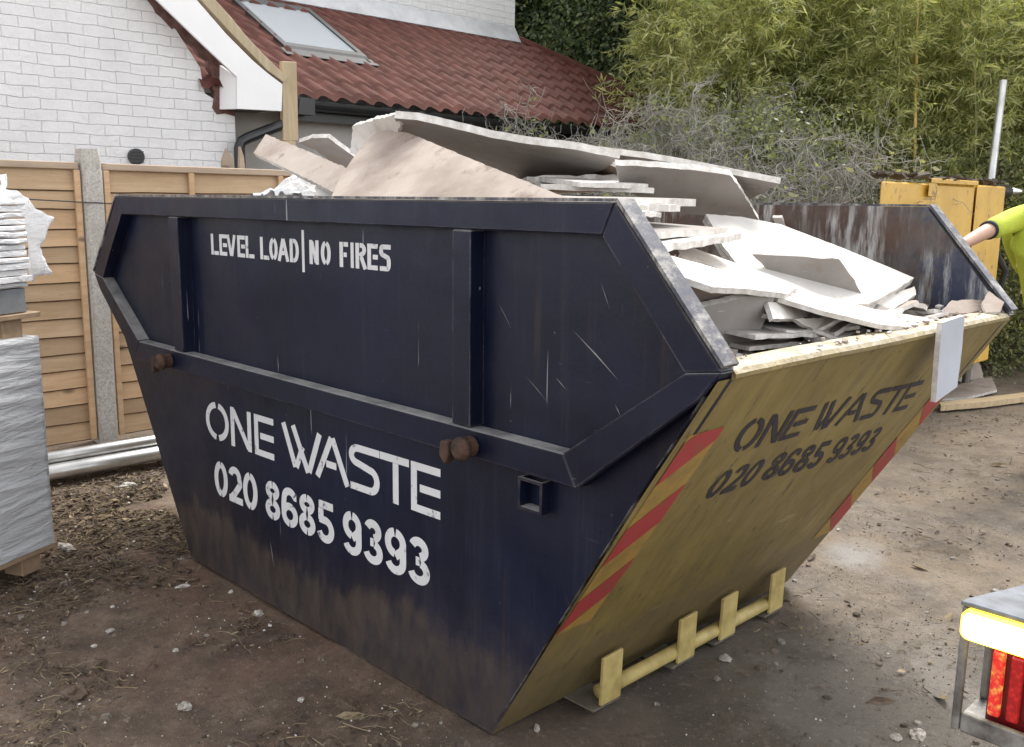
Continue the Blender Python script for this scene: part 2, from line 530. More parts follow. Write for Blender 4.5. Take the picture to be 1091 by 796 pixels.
c = t.mix(t.math('MULTIPLY', crack, 0.55), c, (0.34, 0.33, 0.32))
c = t.mix(t.ramp(t.noise(60, 4, 0.6), [(0.70, 0.0), (0.75, 0.5)]), c, (0.30, 0.29, 0.28))
t.base(c); t.rough(0.7)
hh = t.math('ADD', br.outputs['Color'], t.math('MULTIPLY', t.noise(20, 6, 0.75), 2.0))
t.bump(hh, 0.8, 0.010)
M['white_brick'] = t.mat
M['bare_brick'] = simple('raw_red_brick', (0.085, 0.04, 0.035), (0.20, 0.11, 0.095), 16, 0.9, 0, 0.8, 40, 0.02)
M['render'] = simple('grey_render', (0.36, 0.345, 0.33), (0.45, 0.435, 0.42), 3, 0.9, 0, 0.15, 60)
M['upvc'] = simple('white_upvc', (0.79, 0.79, 0.80), (0.84, 0.84, 0.84), 4, 0.35, 0, 0)
M['black_pvc'] = simple('black_pvc', (0.012, 0.012, 0.014), (0.022, 0.022, 0.024), 6, 0.35, 0, 0.05)
t = NT('red_brown_tile')
v = t.coord()
g = t.n('ShaderNodeNewGeometry')
c = t.ramp(t.noise(4.5, 5, 0.6, v), [(0.3, (0.055, 0.020, 0.016)), (0.7, (0.120, 0.048, 0.038))])
c = t.mix(t.ramp(t.noise(30, 5, 0.7, v), [(0.58, 0.0), (0.74, 0.35)]), c, (0.15, 0.085, 0.072))
t.base(c); t.rough(0.72)
t.b.inputs['Specular IOR Level'].default_value = 0.08
t.bump(t.noise(50, 4, 0.6, v), 0.2, 0.004)
M['tile'] = t.mat
M['lead'] = simple('lead_flashing', (0.30, 0.31, 0.33), (0.42, 0.43, 0.45), 5, 0.55, 0.2, 0.2)
t = NT('roof_window_glass')
t.base((0.55, 0.60, 0.64)); t.rough(0.04)
t.b.inputs['Transmission Weight'].default_value = 0.55
t.b.inputs['IOR'].default_value = 1.5
M['glass'] = t.mat
M['velux_frame'] = simple('grey_metal_frame', (0.022, 0.023, 0.026), (0.04, 0.042, 0.046), 6, 0.6, 0.0, 0.05)
M['room'] = simple('pale_reveal', (0.66, 0.66, 0.65), (0.74, 0.74, 0.73), 3, 0.8, 0, 0)

def wood(name, c1, c2, axis, knots=True):
    t = NT(name)
    gi = t.n('ShaderNodeNewGeometry')
    st = [9, 9, 9]; st[axis] = 0.7
    v = t.coord(tuple(st))
    f = t.noise(2.2, 7, 0.62, v, 0.6)
    c = t.ramp(f, [(0.25, c1), (0.75, c2)])
    if knots:
        st2 = [5, 5, 7]; st2[axis] = 3
        kn = t.n('ShaderNodeTexVoronoi'); kn.inputs['Scale'].default_value = 1.0
        t.l(t.coord(tuple(st2)), kn.inputs['Vector'])
        c = t.mix(t.ramp(kn.outputs['Distance'], [(0.07, 0.9), (0.17, 0.0)]), c, tuple(0.30 * x for x in c1))
    c = t.mix(t.ramp(t.noise(1.7, 5, 0.6), [(0.45, 0.0), (0.75, 0.35)]), c, tuple(0.6 * x for x in c1))
    c = t.mix(1.0, c, t.ramp(gi.outputs['Random Per Island'], [(0.0, (0.72, 0.68, 0.64)), (0.5, (1.0, 0.98, 0.95)), (1.0, (1.12, 1.02, 0.92))]), 'MULTIPLY')
    fine = t.noise(14, 6, 0.7, v, 0.3)
    c = t.mix(t.ramp(fine, [(0.56, 0.0), (0.70, 0.45)]), c, tuple(0.5 * x for x in c1))
    t.base(c); t.rough(0.75)
    t.bump(f, 0.25, 0.006)
    return t.mat
M['fence_wood'] = wood('fence_larch', (0.40, 0.27, 0.155), (0.58, 0.43, 0.285), 1)
M['waney_shade'] = simple('waney_bark_and_shade_line', (0.07, 0.045, 0.028), (0.17, 0.115, 0.07), 14, 0.9, 0, 0.3)  # waney bark tone, dark enough to paint in the lap's shadow line as well
M['rail_wood'] = wood('weathered_rail', (0.33, 0.265, 0.21), (0.47, 0.39, 0.315), 1)
M['batten_wood'] = wood('new_timber_upright', (0.36, 0.30, 0.20), (0.50, 0.435, 0.315), 2)
M['pallet_wood'] = wood('pallet_wood', (0.25, 0.18, 0.12), (0.40, 0.31, 0.22), 0)
M['plank_wood'] = wood('pale_plank', (0.42, 0.33, 0.20), (0.60, 0.49, 0.33), 0)

t = NT('pebbled_concrete')
v = t.coord()
c = t.ramp(t.noise(70, 5, 0.75, v), [(0.3, (0.22, 0.205, 0.185)), (0.5, (0.46, 0.435, 0.395)), (0.72, (0.62, 0.595, 0.555))])
c = t.mix(t.ramp(t.noise(3, 6, 0.6, v), [(0.42, 0.0), (0.75, 0.5)]), c, (0.28, 0.25, 0.20))
t.base(c); t.rough(0.92); t.bump(t.noise(80, 4, 0.7, v), 0.8, 0.008)
M['concrete'] = t.mat

t = NT('grey_shrink_wrap')
v = t.coord()
c = t.ramp(t.noise(2.5, 5, 0.6, v), [(0.3, (0.58, 0.59, 0.61)), (0.7, (0.68, 0.69, 0.705))])
t.base(c); t.rough(0.38)
w = t.noise(1.0, 6, 0.6, t.coord((6, 6, 34), rot=(R(12), R(8), 0)), 0.8)
t.bump(w, 0.8, 0.02)
M['wrap'] = t.mat
t = NT('white_polythene')
t.base(t.ramp(t.noise(4, 4, 0.6), [(0.3, (0.74, 0.74, 0.75)), (0.7, (0.83, 0.83, 0.83))])); t.rough(0.4)
t.bump(t.noise(1.0, 6, 0.6, t.coord((14, 14, 30)), 0.9), 0.7, 0.02)
M['polythene'] = t.mat
M['dark_block'] = simple('grey_blocks', (0.16, 0.17, 0.18), (0.26, 0.27, 0.28), 8, 0.9, 0, 0.5)
M['galv'] = simple('galvanised_steel', (0.50, 0.50, 0.49), (0.68, 0.68, 0.67), 9, 0.34, 0.85, 0.12, 30)
M['steel_guard'] = simple('worn_steel_guard', (0.085, 0.078, 0.07), (0.30, 0.295, 0.28), 22, 0.55, 0.45, 0.3)
M['blue_steel'] = simple('blue_grey_steel_plate', (0.060, 0.066, 0.078), (0.15, 0.165, 0.195), 26, 0.6, 0.0, 0.15)
M['black_rubber'] = simple('black_rubber', (0.012, 0.012, 0.012), (0.028, 0.027, 0.026), 12, 0.7, 0, 0.2)
M['machine_yellow'] = ochre('machine_yellow')
t = NT('machine_panel_yellow')
v = t.coord()
c = t.ramp(t.noise(2.4, 6, 0.6, v), [(0.3, (0.47, 0.27, 0.030)), (0.7, (0.66, 0.40, 0.055))])
c = t.mix(t.ramp(t.noise(8, 7, 0.75, v), [(0.57, 0.0), (0.65, 0.85)]), c, (0.13, 0.05, 0.022))
c = t.mix(t.ramp(t.noise(1.0, 6, 0.7, t.coord((14, 14, 1.4))), [(0.58, 0.0), (0.75, 0.5)]), c, (0.22, 0.11, 0.04))
t.base(c); t.rough(0.5)
M['machine_yellow'] = t.mat
M['chrome'] = simple('ram_chrome', (0.6, 0.6, 0.6), (0.7, 0.7, 0.7), 5, 0.2, 1.0, 0)


def glow(name, colr, strength, base=(0.8, 0.5, 0.1)):
    t = NT(name)
    t.base(base); t.rough(0.3)
    t.b.inputs['Emission Color'].default_value = (*colr, 1)
    t.b.inputs['Emission Strength'].default_value = strength
    return t.mat
M['amber_on'] = glow('lit_amber_lens', (1.0, 0.80, 0.22), 7.0)
M['amber_rim'] = glow('amber_lens_edge', (1.0, 0.75, 0.05), 0.9)
t = NT('red_lens')
cell = t.n('ShaderNodeTexVoronoi'); cell.inputs['Scale'].default_value = 110
t.l(t.coord(), cell.inputs['Vector'])
t.base(t.ramp(cell.outputs['Distance'], [(0.1, (0.42, 0.015, 0.018)), (0.6, (0.20, 0.005, 0.008))])); t.rough(0.15)
t.b.inputs['Emission Color'].default_value = (1.0, 0.06, 0.05, 1)
t.b.inputs['Emission Strength'].default_value = 0.05
M['red_lens'] = t.mat
t = NT('lit_red_lens')
cell = t.n('ShaderNodeTexVoronoi'); cell.inputs['Scale'].default_value = 110
t.l(t.coord(), cell.inputs['Vector'])
t.base((0.40, 0.02, 0.02)); t.rough(0.2)
em = t.ramp(t.noise(60, 3, 0.7), [(0.45, (0.75, 0.03, 0.02)), (0.60, (1.0, 0.72, 0.15))])
em = t.mix(t.ramp(cell.outputs['Distance'], [(0.25, 0.0), (0.6, 0.75)]), em, (0.5, 0.02, 0.02))
t.l(em, t.b.inputs['Emission Color'])
t.b.inputs['Emission Strength'].default_value = 0.22
M['red_lit'] = t.mat
M['red_body'] = simple('dark_red_housing', (0.10, 0.006, 0.008), (0.16, 0.012, 0.014), 8, 0.3, 0, 0)


def leaf(name, c1, c2, c3, trans=0.45):
    t = NT(name)
    g = t.n('ShaderNodeNewGeometry')
    c = t.ramp(g.outputs['Random Per Island'], [(0.0, c1), (0.5, c2), (1.0, c3)])
    t.base(c); t.rough(0.5)
    tr = t.n('ShaderNodeBsdfTranslucent')
    br_ = t.mix(1.0, c, (1.25, 1.3, 0.75), 'MULTIPLY')
    t.l(br_, tr.inputs['Color'])
    ms = t.n('ShaderNodeMixShader'); ms.inputs[0].default_value = trans
    t.l(t.b.outputs[0], ms.inputs[1]); t.l(tr.outputs[0], ms.inputs[2])
    t.l(ms.outputs[0], t.out.inputs['Surface'])
    return t.mat
M['bamboo_leaf'] = leaf('bamboo_leaf', (0.17, 0.195, 0.070), (0.38, 0.40, 0.165), (0.60, 0.565, 0.32), 0.52)
M['evergreen_leaf'] = leaf('evergreen_leaf', (0.045, 0.075, 0.036), (0.095, 0.135, 0.065), (0.24, 0.27, 0.13), 0.4)
M['ivy_leaf'] = leaf('shrub_leaf', (0.085, 0.105, 0.045), (0.17, 0.19, 0.085), (0.31, 0.31, 0.16), 0.4)
M['culm'] = simple('bamboo_culm', (0.10, 0.11, 0.035), (0.22, 0.20, 0.07), 5, 0.45, 0, 0, None, 0.004, (1, 1, 0.3))
M['twig'] = simple('dead_grey_twig', (0.15, 0.14, 0.118), (0.37, 0.35, 0.31), 5, 0.9, 0, 0)
M['bark'] = simple('bark', (0.05, 0.038, 0.028), (0.11, 0.085, 0.062), 8, 0.9, 0, 0.5)


# ================================================================== SETTING: ground
def axis(lo, hi, dlo, dhi, step, coarse):
    a = list(np.arange(dlo, dhi + 1e-6, step))
    b = []; x = dlo; s = step
    while x > lo:
        s *= 1.5; x -= s; b.append(x)
    c_ = []; x = dhi; s = step
    while x < hi:
        s *= 1.5; x += s; c_.append(x)
    return b[::-1] + a + c_
gx = axis(-80, 80, -4.0, 3.2, 0.05, 1)
gy = axis(-80, 80, -2.2, 8.0, 0.05, 1)
def gh(x, y):
    h = 0.020 * mnoise.noise((x * 0.9, y * 0.9, 3.1)) + 0.013 * mnoise.noise((x * 4, y * 4, 1.7)) + 0.007 * mnoise.noise((x * 11, y * 11, 0.4))
    return h - 0.012
vs = [(x, y, gh(x, y)) for y in gy for x in gx]
nx_ = len(gx)
fs = [(j * nx_ + i, j * nx_ + i + 1, (j + 1) * nx_ + i + 1, (j + 1) * nx_ + i) for j in range(len(gy) - 1) for i in range(nx_ - 1)]
b = MB(); b.add(vs, fs)
tag(b.build('ground', M['ground'], None, True), 'brown muddy yard ground with damp concrete patches', 'ground', None, 'structure')

# ================================================================== SETTING: fence
FX = -3.34
def fence_panel(y0, y1, label):
    root = thing('timber_fence', label, 'fence', (FX, (y0 + y1) / 2, 0), 'lapped timber fence panels')
    bd = MB()
    n = 15
    z0 = 0.03; z1 = 1.72
    pitch = (z1 - z0) / n
    rng = random.Random(int(y0 * 100) + 5)
    for k in range(n):
        zb = z0 + k * pitch + rng.uniform(-0.008, 0.008)
        zt = zb + pitch + 0.03
        m = 24
        front_b = []; 
        ph = rng.uniform(0, 50)
        pts = []
        for i in range(m + 1):
            y = y0 + 0.02 + (y1 - y0 - 0.04) * i / m
            w = 0.006 * mnoise.noise((y * 2.1, ph, 0)) + 0.002 * mnoise.noise((y * 9, ph, 4))
            pts.append((y, w))
        o = len(bd.v)
        for (y, w) in pts:
            bd.v += [(FX + 0.032, y, zb + 0.008 + w), (FX + 0.010, y, zt), (FX + 0.002, y, zt), (FX + 0.008, y, zb + w), (FX + 0.022, y, zb + w)]
        for i in range(m):
            a = o + i * 5; c_ = a + 5
            for q in range(5):
                bd.f.append((a + q, c_ + q, c_ + (q + 1) % 5, a + (q + 1) % 5)[::-1]); bd.m.append(1 if q in (3, 4) else 0)  # lower edge faces take the bark colour with the painted lap shadow
        bd.f.append((o, o + 1, o + 2, o + 3, o + 4)); bd.m.append(0)
        e = o + m * 5
        bd.f.append((e + 4, e + 3, e + 2, e + 1, e)); bd.m.append(0)
    bd.build('boards', [M['fence_wood'], M['waney_shade']], root)
    MB().lohi((FX - 0.03, y0 + 0.003, 1.745), (FX + 0.045, y1 - 0.003, 1.788)).build('capping_rail', M['rail_wood'], root, False, 0.004)
    for y in (y0 + 0.02, y1 - 0.02):
        MB().lohi((FX + 0.033, y - 0.018, 0.03), (FX + 0.058, y + 0.018, 1.742)).build('batten', M['fence_wood'], root, False, 0.003)
    for f in (0.36, 0.68):
        y = y0 + (y1 - y0) * f
        MB().lohi((FX - 0.03, y - 0.022, 0.03), (FX - 0.005, y + 0.022, 1.742)).build('batten', M['fence_wood'], root, False, 0.003)
    return root
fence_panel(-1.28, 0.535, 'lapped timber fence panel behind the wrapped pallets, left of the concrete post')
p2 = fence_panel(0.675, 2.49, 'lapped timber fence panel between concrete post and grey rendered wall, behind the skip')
for f in (0.325, 0.70):       # short uprights seen on the face of the right-hand panel
    y = 0.675 + 1.815 * f
    MB().lohi((FX + 0.034, y - 0.018, 1.50), (FX + 0.056, y + 0.018, 1.742)).build('batten', M['fence_wood'], p2, False, 0.003)

def concrete_post(y, label):
    root = thing('fence_post', label, 'post', (FX, y, 0), 'concrete fence posts')
    b = MB()
    w, d = 0.060, 0.05
    prof = [(FX + 0.075, y - w + 0.012), (FX + 0.075, y + w - 0.012), (FX + 0.060, y + w), (FX - 0.06, y + w), (FX - 0.06, y - w), (FX + 0.060, y - w)]
    H_ = 1.872
    nz = 30
    o = 0
    for k in range(nz + 1):
        z = -0.1 + (H_ + 0.1) * k / nz
        s_ = 1.0 if k < nz else 0.86
        for (x, yy) in prof:
            j = 0.0025 * mnoise.noise((x * 20, yy * 20, z * 9))
            b.v.append((FX + (x - FX) * s_ + j, y + (yy - y) * s_ + j, z))
    n = len(prof)
    for k in range(nz):
        for i in range(n):
            b.f.append((k * n + i, k * n + (i + 1) % n, (k + 1) * n + (i + 1) % n, (k + 1) * n + i)); b.m.append(0)
    b.f.append(tuple(nz * n + i for i in range(n))); b.m.append(0)
    b.build('shaft', M['concrete'], root)
    return root
concrete_post(0.605, 'pebbly grey concrete fence post between the two timber panels')
wire = MB().tube([(FX + 0.085, -0.35, 1.585), (FX + 0.083, 0.2, 1.56), (FX + 0.082, 0.54, 1.545), (FX + 0.082, 0.675, 1.54), (FX + 0.07, 0.80, 1.538)], 0.004, 5)
tag(wire.build('wire', M['black_pvc']), 'thin black wire strung across the concrete fence post', 'wire')
b = MB()
b.prism([(-3.52, 1.60, 1.55), (-3.52, 1.72, 1.55), (-3.52, 1.70, 1.86), (-3.52, 1.655, 1.93), (-3.52, 1.62, 1.85)], (-0.03, 0, 0))
b.prism([(-3.50, 1.72, 1.55), (-3.50, 1.80, 1.55), (-3.50, 1.775, 1.88), (-3.50, 1.75, 1.95)], (-0.03, 0, 0))
tag(b.build('broken_board', M['rail_wood']), 'splintered brown board ends poking up behind the fence at the wall corner', 'board')

# ================================================================== SETTING: house
HX = -4.6
house = thing('house', 'white painted brick extension with red tiled roof and roof window beyond the fence', 'house', (HX, 2.0, 0))
# gable wall, outline under the verge
gy1 = 2.311
wall_pts = [(HX, -3.0, 0), (HX, gy1, 0), (HX, gy1, 2.30), (HX, 2.05, 2.42), (HX, 2.02, 2.62), (HX, 1.80, 2.93), (HX, 1.30, 3.52), (HX, 0.60, 4.35), (HX, -0.2, 5.2), (HX, -3.0, 5.2)]
MB().prism(wall_pts, (-0.25, 0, 0)).build('gable_wall', M['white_brick'], house)
rawpx = [(157, 0), (163, 8), (166, 14), (172, 19), (183, 31), (186, 30), (196, 41), (208, 51), (214, 60), (222, 64), (222, 72), (227, 80), (225, 92), (229, 98), (226, 115), (231, 122), (240, 121), (250, 124), (253, 112), (246, 80), (228, 50), (170, -8), (150, -8)]
rp = [on_x(u, v_, HX + 0.004) for u, v_ in rawpx]
MB().prism(rp, (-0.06, 0, 0)).build('raw_brick_edge', M['bare_brick'], house)
# bargeboard, box end, verge timber
VX = HX + 0.20
def v3(u, v_, x):
    return on_x(u, v_, x)
bb = [v3(300, 118.5, VX), v3(252.7, 116, VX), v3(252.7, 82.4, VX), v3(210, 41.5, VX), v3(167, 0, VX), v3(100, -65, VX), v3(150, -65, VX), v3(209.7, 0, VX), v3(240.7, 35.8, VX), v3(269.4, 64.5, VX), v3(284, 77, VX), v3(300.5, 89.5, VX)]
MB().prism(bb, (-0.022, 0, 0)).build('bargeboard', M['upvc'], house, False, 0.002)
be = v3(252.7, 116, VX); bt = v3(252.7, 82.4, VX); bf = v3(300, 118.5, VX)
q0, q1 = on_x(234, 69.5, HX + 0.008), on_x(234, 116.5, HX + 0.008)
ret = [Vector((VX - 0.024, be.y, be.z)), Vector((VX - 0.024, bt.y, bt.z)), q0, q1]
b = MB(); b.add(ret + [p + Vector((0, 0.02, 0)) for p in ret], [(0, 1, 2, 3), (7, 6, 5, 4), (0, 4, 5, 1), (1, 5, 6, 2), (2, 6, 7, 3), (3, 7, 4, 0)])
b.build('box_end', M['upvc'], house)
MB().prism([(VX - 0.023, be.y + 0.02, be.z + 0.008), (VX - 0.023, bf.y, bf.z + 0.008), (HX - 0.5, bf.y, bf.z + 0.008), (HX - 0.5, be.y + 0.02, be.z + 0.008)], (0, 0, 0.02)).build('soffit', M['black_pvc'], house)
MB().prism([v3(300, 118, VX - 0.024), v3(301, 90, VX - 0.024), tuple(v3(301, 90, VX - 0.024) + Vector((-0.5, 0, 0))), tuple(v3(300, 118, VX - 0.024) + Vector((-0.5, 0, 0)))], (0, -0.02, 0)).build('box_end', M['upvc'], house)
tv = [v3(303, 88, VX - 0.01), v3(285, 75, VX - 0.01), v3(247, 36, VX - 0.01), v3(212, -2, VX - 0.01), v3(155, -75, VX - 0.01), v3(168, -75, VX - 0.01), v3(226, -4, VX - 0.01), v3(246, 18, VX - 0.01), v3(262, 38, VX - 0.01), v3(281, 58, VX - 0.01), v3(306, 82, VX - 0.01)]
MB().prism(tv, (-0.16, 0, 0.02)).build('verge_timber', M['batten_wood'], house, False, 0.003)
# air vent
vc = on_x(144, 167, HX)
b = MB().tube([vc + Vector((-0.02, 0, 0)), vc + Vector((0.035, 0, 0))], 0.062, 16)
for k in range(4):
    b.box(vc + Vector((0.04, 0, -0.04 + k * 0.026)), (0.012, 0.10, 0.008))
b.build('air_vent', M['black_pvc'], house)
# grey wall under the eave
MB().lohi((-5.02, 2.10, 0), (-4.82, 9.3, 2.45)).build('rendered_wall', M['render'], house)
# tiled roof
EZ, TP = 2.47, math.tan(R(30))
EX = -4.55
AX = -6.77
def roof_p(x, y, h=0.0):
    return (x - h * 0.5, y, EZ + (EX - x) * TP + h * 0.866)
Y0, Y1 = 2.0, 9.9
gauge = 0.30
nrow = int((EX - AX) / math.cos(R(30)) / gauge * math.cos(R(30)) ** 0) + 1
b = MB()
def tile_h(y):
    a = (y / 0.205) % 1.0
    return 0.052 * (0.5 - 0.5 * math.cos(2 * math.pi * a ** 0.8)) ** 0.8
slope_len = (EX - AX) / math.cos(R(30))
rows = int(math.ceil(slope_len / gauge))
ny = int((Y1 - Y0) / 0.025)
for r_ in range(rows):
    s0 = r_ * gauge
    s1 = min(slope_len, s0 + gauge + 0.02)
    ofs = len(b.v)
    ys = [Y0 + (Y1 - Y0) * i / ny for i in range(ny + 1)]
    lim = lambda s: 7.72 + (1 - s / slope_len) * 2.17
    for i, y in enumerate(ys):
        hh = tile_h(y)
        for (s, ex) in ((s0, -0.026), (s0, 0.046), (s1, 0.0)):
            yy = min(y, lim(s))
            b.v.append(roof_p(EX - s * math.cos(R(30)), yy, hh + ex))
    for i in range(ny):
        a = ofs + i * 3; c_ = a + 3
        if ys[i] > lim(s0) + 0.02: continue
        # opening for the roof window
        ym = (ys[i] + ys[i + 1]) / 2; sm = (s0 + s1) / 2
        if 3.36 < ym < 4.24 and 1.02 < sm < 2.18: continue
        b.f += [(a, c_, c_ + 1, a + 1), (a + 1, c_ + 1, c_ + 2, a + 2)]; b.m += [0, 0]
b.build('tiled_roof', M['tile'], house)
MB().prism([roof_p(EX, 9.9, -0.03), roof_p(AX, 7.72, -0.03), roof_p(AX, 2.0, -0.03), roof_p(AX, 2.0, -0.10), roof_p(AX, 7.72, -0.10)][:3] + [roof_p(EX, 2.0, -0.03)], (0, 0, -0.02)) if False else None
b = MB()   # hip face that falls away to the right
b.add([roof_p(EX, 9.9), roof_p(AX, 7.72), (AX - 0.1, 9.9, EZ)], [(0, 2, 1)])
b.build('hip_face', M['tile'], house)
b = MB()   # hip capping
p0 = Vector(roof_p(EX, 9.9, 0.03)); p1 = Vector(roof_p(AX, 7.72, 0.03))
b.tube([p0, p1], 0.06, 8)
b.build('hip_cap', M['tile'], house)
# gutter + fascia
MB().lohi((EX - 0.12, 2.78, EZ - 0.20), (EX - 0.09, 9.8, EZ - 0.02)).build('fascia', M['black_pvc'], house)
b = MB()
k = 10; ofs = 0
for y in (2.86, 9.8):
    for i in range(k + 1):
        a = math.pi + math.pi * i / k
        b.v.append((EX - 0.005 + 0.062 * math.cos(a), y, EZ - 0.045 + 0.075 * math.sin(a)))
    for i in range(k + 1):
        a = 2 * math.pi - math.pi * i / k
        b.v.append((EX - 0.005 + 0.056 * math.cos(a), y, EZ - 0.045 + 0.069 * math.sin(a)))
n = 2 * (k + 1)
for i in range(n):
    b.f.append((i, (i + 1) % n, n + (i + 1) % n, n + i)); b.m.append(0)
b.f.append(tuple(range(n))[::-1]); b.m.append(0)
b.f.append(tuple(n + i for i in range(n))); b.m.append(0)
for y in (4.2, 5.5, 6.8):
    b.lohi((EX - 0.073, y, EZ - 0.128), (EX + 0.064, y + 0.05, EZ - 0.04))
b.build('gutter', M['black_pvc'], house)
dp = [on_x(u, v_, -4.50) for u, v_ in ((314, 104), (312, 120), (308, 128), (300, 133), (264, 147), (257, 151), (255, 158))]
b = MB().tube(dp + [Vector((dp[-1].x, dp[-1].y, 0.0))], 0.046, 12)
b.lohi((EX - 0.07, 2.83, EZ - 0.16), (EX + 0.07, 3.02, EZ - 0.02))
b.build('downpipe', M['black_pvc'], house, False)
# roof window
s_lo, s_hi, wy0, wy1 = 1.05, 2.15, 3.36, 4.24
def rw(s, y, h):
    return Vector(roof_p(EX - s * math.cos(R(30)), y, h))
def rbox(s0, s1, y0, y1, h0, h1):
    pts = [rw(s0, y0, h0), rw(s1, y0, h0), rw(s1, y1, h0), rw(s0, y1, h0)]
    return pts, rw(s0, y0, h1) - rw(s0, y0, h0)
win = MB()
for a in ((s_lo - 0.06, s_lo + 0.02, wy0 - 0.05, wy1 + 0.05), (s_hi - 0.02, s_hi + 0.06, wy0 - 0.05, wy1 + 0.05), (s_lo + 0.02, s_hi - 0.02, wy0 - 0.05, wy0 + 0.02), (s_lo + 0.02, s_hi - 0.02, wy1 - 0.02, wy1 + 0.05)):
    win.prism(*rbox(*a, -0.02, 0.085))
wo_ = win.build('roof_window', M['velux_frame'], house, False, 0.004)
g = MB().prism(*rbox(s_lo + 0.021, s_hi - 0.021, wy0 + 0.021, wy1 - 0.021, 0.05, 0.058))
g.build('pane', M['glass'], wo_)
sh = MB()
for a in ((s_lo - 0.0, s_hi, wy0 - 0.0, wy0 + 0.015), (s_lo, s_hi, wy1 - 0.015, wy1), (s_lo, s_lo + 0.015, wy0 + 0.016, wy1 - 0.016), (s_hi - 0.015, s_hi, wy0 + 0.016, wy1 - 0.016)):
    sh.prism(*rbox(*a, -0.45, -0.022))
sh.prism(*rbox(s_lo, s_hi, wy0, wy1, -0.48, -0.452))
sh.build('window_reveal', M['room'], wo_)
MB().prism(*rbox(s_lo + 0.5, s_lo + 0.56, wy0 + 0.016, wy1 - 0.016, -0.40, 0.0)).build('sash', M['upvc'], wo_)
MB().prism(*rbox(s_lo - 0.20, s_lo - 0.065, wy0 - 0.10, wy1 + 0.10, 0.045, 0.052)).build('apron_flashing', M['velux_frame'], wo_)
# main house behind
AZ = EZ + (EX - AX) * TP
MB().lohi((AX - 0.4, -3.0, 0), (AX - 0.02, 7.72, 7.5)).build('upper_wall', M['white_brick'], house)
MB().prism([roof_p(AX + 0.16, 2.0, 0.06), roof_p(AX + 0.16, 7.70, 0.06), (AX + 0.0, 7.70, AZ + 0.17), (AX + 0.0, 2.0, AZ + 0.17)], (-0.01, 0, -0.015)).build('lead_flashing', M['lead'], house)
post = MB().prism([v3(302, 150, EX + 0.10), v3(318, 150, EX + 0.10), v3(316, 66, EX + 0.10), v3(301, 65, EX + 0.10)], (-0.05, 0, 0))
bz = v3(310, 150, EX + 0.10)
post.lohi((EX + 0.05, bz.y - 0.05, 0), (EX + 0.10, bz.y + 0.05, bz.z))
tag(post.build('timber_upright', M['batten_wood'], None, False, 0.003), 'pale new timber upright standing against the gutter end', 'timber')
# low grey outbuilding roof that shows through the dead shrub
shed = thing('shed', 'low shed with pale grey roof half hidden by dead twigs', 'shed', (-6.2, 10.6, 0))
MB().lohi((-7.4, 10.2, 0), (-5.6, 12.4, 2.25)).build('wall', M['render'], shed)
MB().prism([(-5.4, 10.0, 2.32), (-5.4, 12.6, 2.32), (-7.5, 12.6, 2.75), (-7.5, 10.0, 2.75)], (0, 0, -0.05)).build('roof', M['lead'], shed)

# ================================================================== THE SKIP
SB, SL, ST, SH, SZ, SW, RIB = 0.9805, 1.7485, 1.4325, 1.582, 1.219, 1.83, 0.053
skip = thing('skip', 'open navy and yellow builders skip heaped with broken plasterboard', 'skip', (0, SW / 2, 0))
yn, yf = RIB, SW - RIB
outline = [(-SB, 0.004), (SB, 0.004), (SL - 0.01, SZ - 0.02), (SL - 0.01, SZ + 0.0), (ST, SH), (-ST, SH), (-SL + 0.01, SZ), (-SL + 0.01, SZ - 0.02)]
MB().prism([(x, yn, z) for x, z in outline], (0, 0.014, 0)).build('side_panel', M['navy'], skip)
fp = MB().prism([(x, yf, z) for x, z in outline], (0, -0.014, 0))
far_panel = fp.build('side_panel', [M['navy'], M['inner']], skip)
for p in far_panel.data.polygons:
    if p.normal.y < -0.5: p.material_index = 1
def rib_set(side):
    y, off = (0.0, 0.053) if side == 0 else (SW, -0.053)
    def R_(name, pts, bev=0.004):
        MB().prism([(x, y, z) for x, z in pts], (0, off, 0)).build(name, M['navy'], skip, False, bev)
    R_('top_band', [(-ST, SH), (ST, SH), (ST - 0.036, SH - 0.078), (-ST + 0.036, SH - 0.078)])
    R_('middle_rail', [(-1.288, 0.947), (1.288, 0.947), (1.335, 0.862), (-1.335, 0.862)])
    for s in (-1, 1):
        R_('end_band', [(s * ST, SH), (s * SL, SZ), (s * 1.652, SZ - 0.014), (s * (ST - 0.036), SH - 0.078)])
        R_('corner_band', [(s * SL, SZ), (s * 1.690, 1.146), (s * 1.336, 0.862), (s * 1.289, 0.947), (s * 1.652, SZ - 0.014)])
    for x0, x1 in ((-0.925, -0.845), (0.855, 0.930)):
        R_('upright_rib', [(x0, SH - 0.079), (x1, SH - 0.079), (x1, 0.948), (x0, 0.948)])
rib_set(0); rib_set(1)
# rim strips, dusted
MB().lohi((-ST - 0.004, -0.004, SH + 0.001), (ST + 0.004, 0.062, SH + 0.009)).build('rim_strip', M['rim'], skip)
MB().lohi((-ST - 0.004, SW - 0.062, SH + 0.001), (ST + 0.004, SW + 0.004, SH + 0.009)).build('rim_strip', M['rim'], skip)
for s in (-1, 1):
    for (ya, yb) in ((-0.003, 0.058), (SW - 0.058, SW + 0.003)):
        d = Vector((s * (SL - ST), 0, SZ - SH)).normalized(); nn = Vector((s * -d.z * s, 0, abs(d.x)))
        a = Vector((s * (ST + 0.006), ya, SH + 0.002)); c_ = Vector((s * (SL + 0.001), ya, SZ + 0.010))
        MB().prism([a, c_, c_ + Vector((0, yb - ya, 0)), a + Vector((0, yb - ya, 0))], (s * 0.006, 0, 0.007)).build('rim_strip', M['rim'], skip)
MB().lohi((-SB, yn + 0.014, 0.006), (SB, yf - 0.014, 0.02)).build('base_plate', M['navy'], skip)
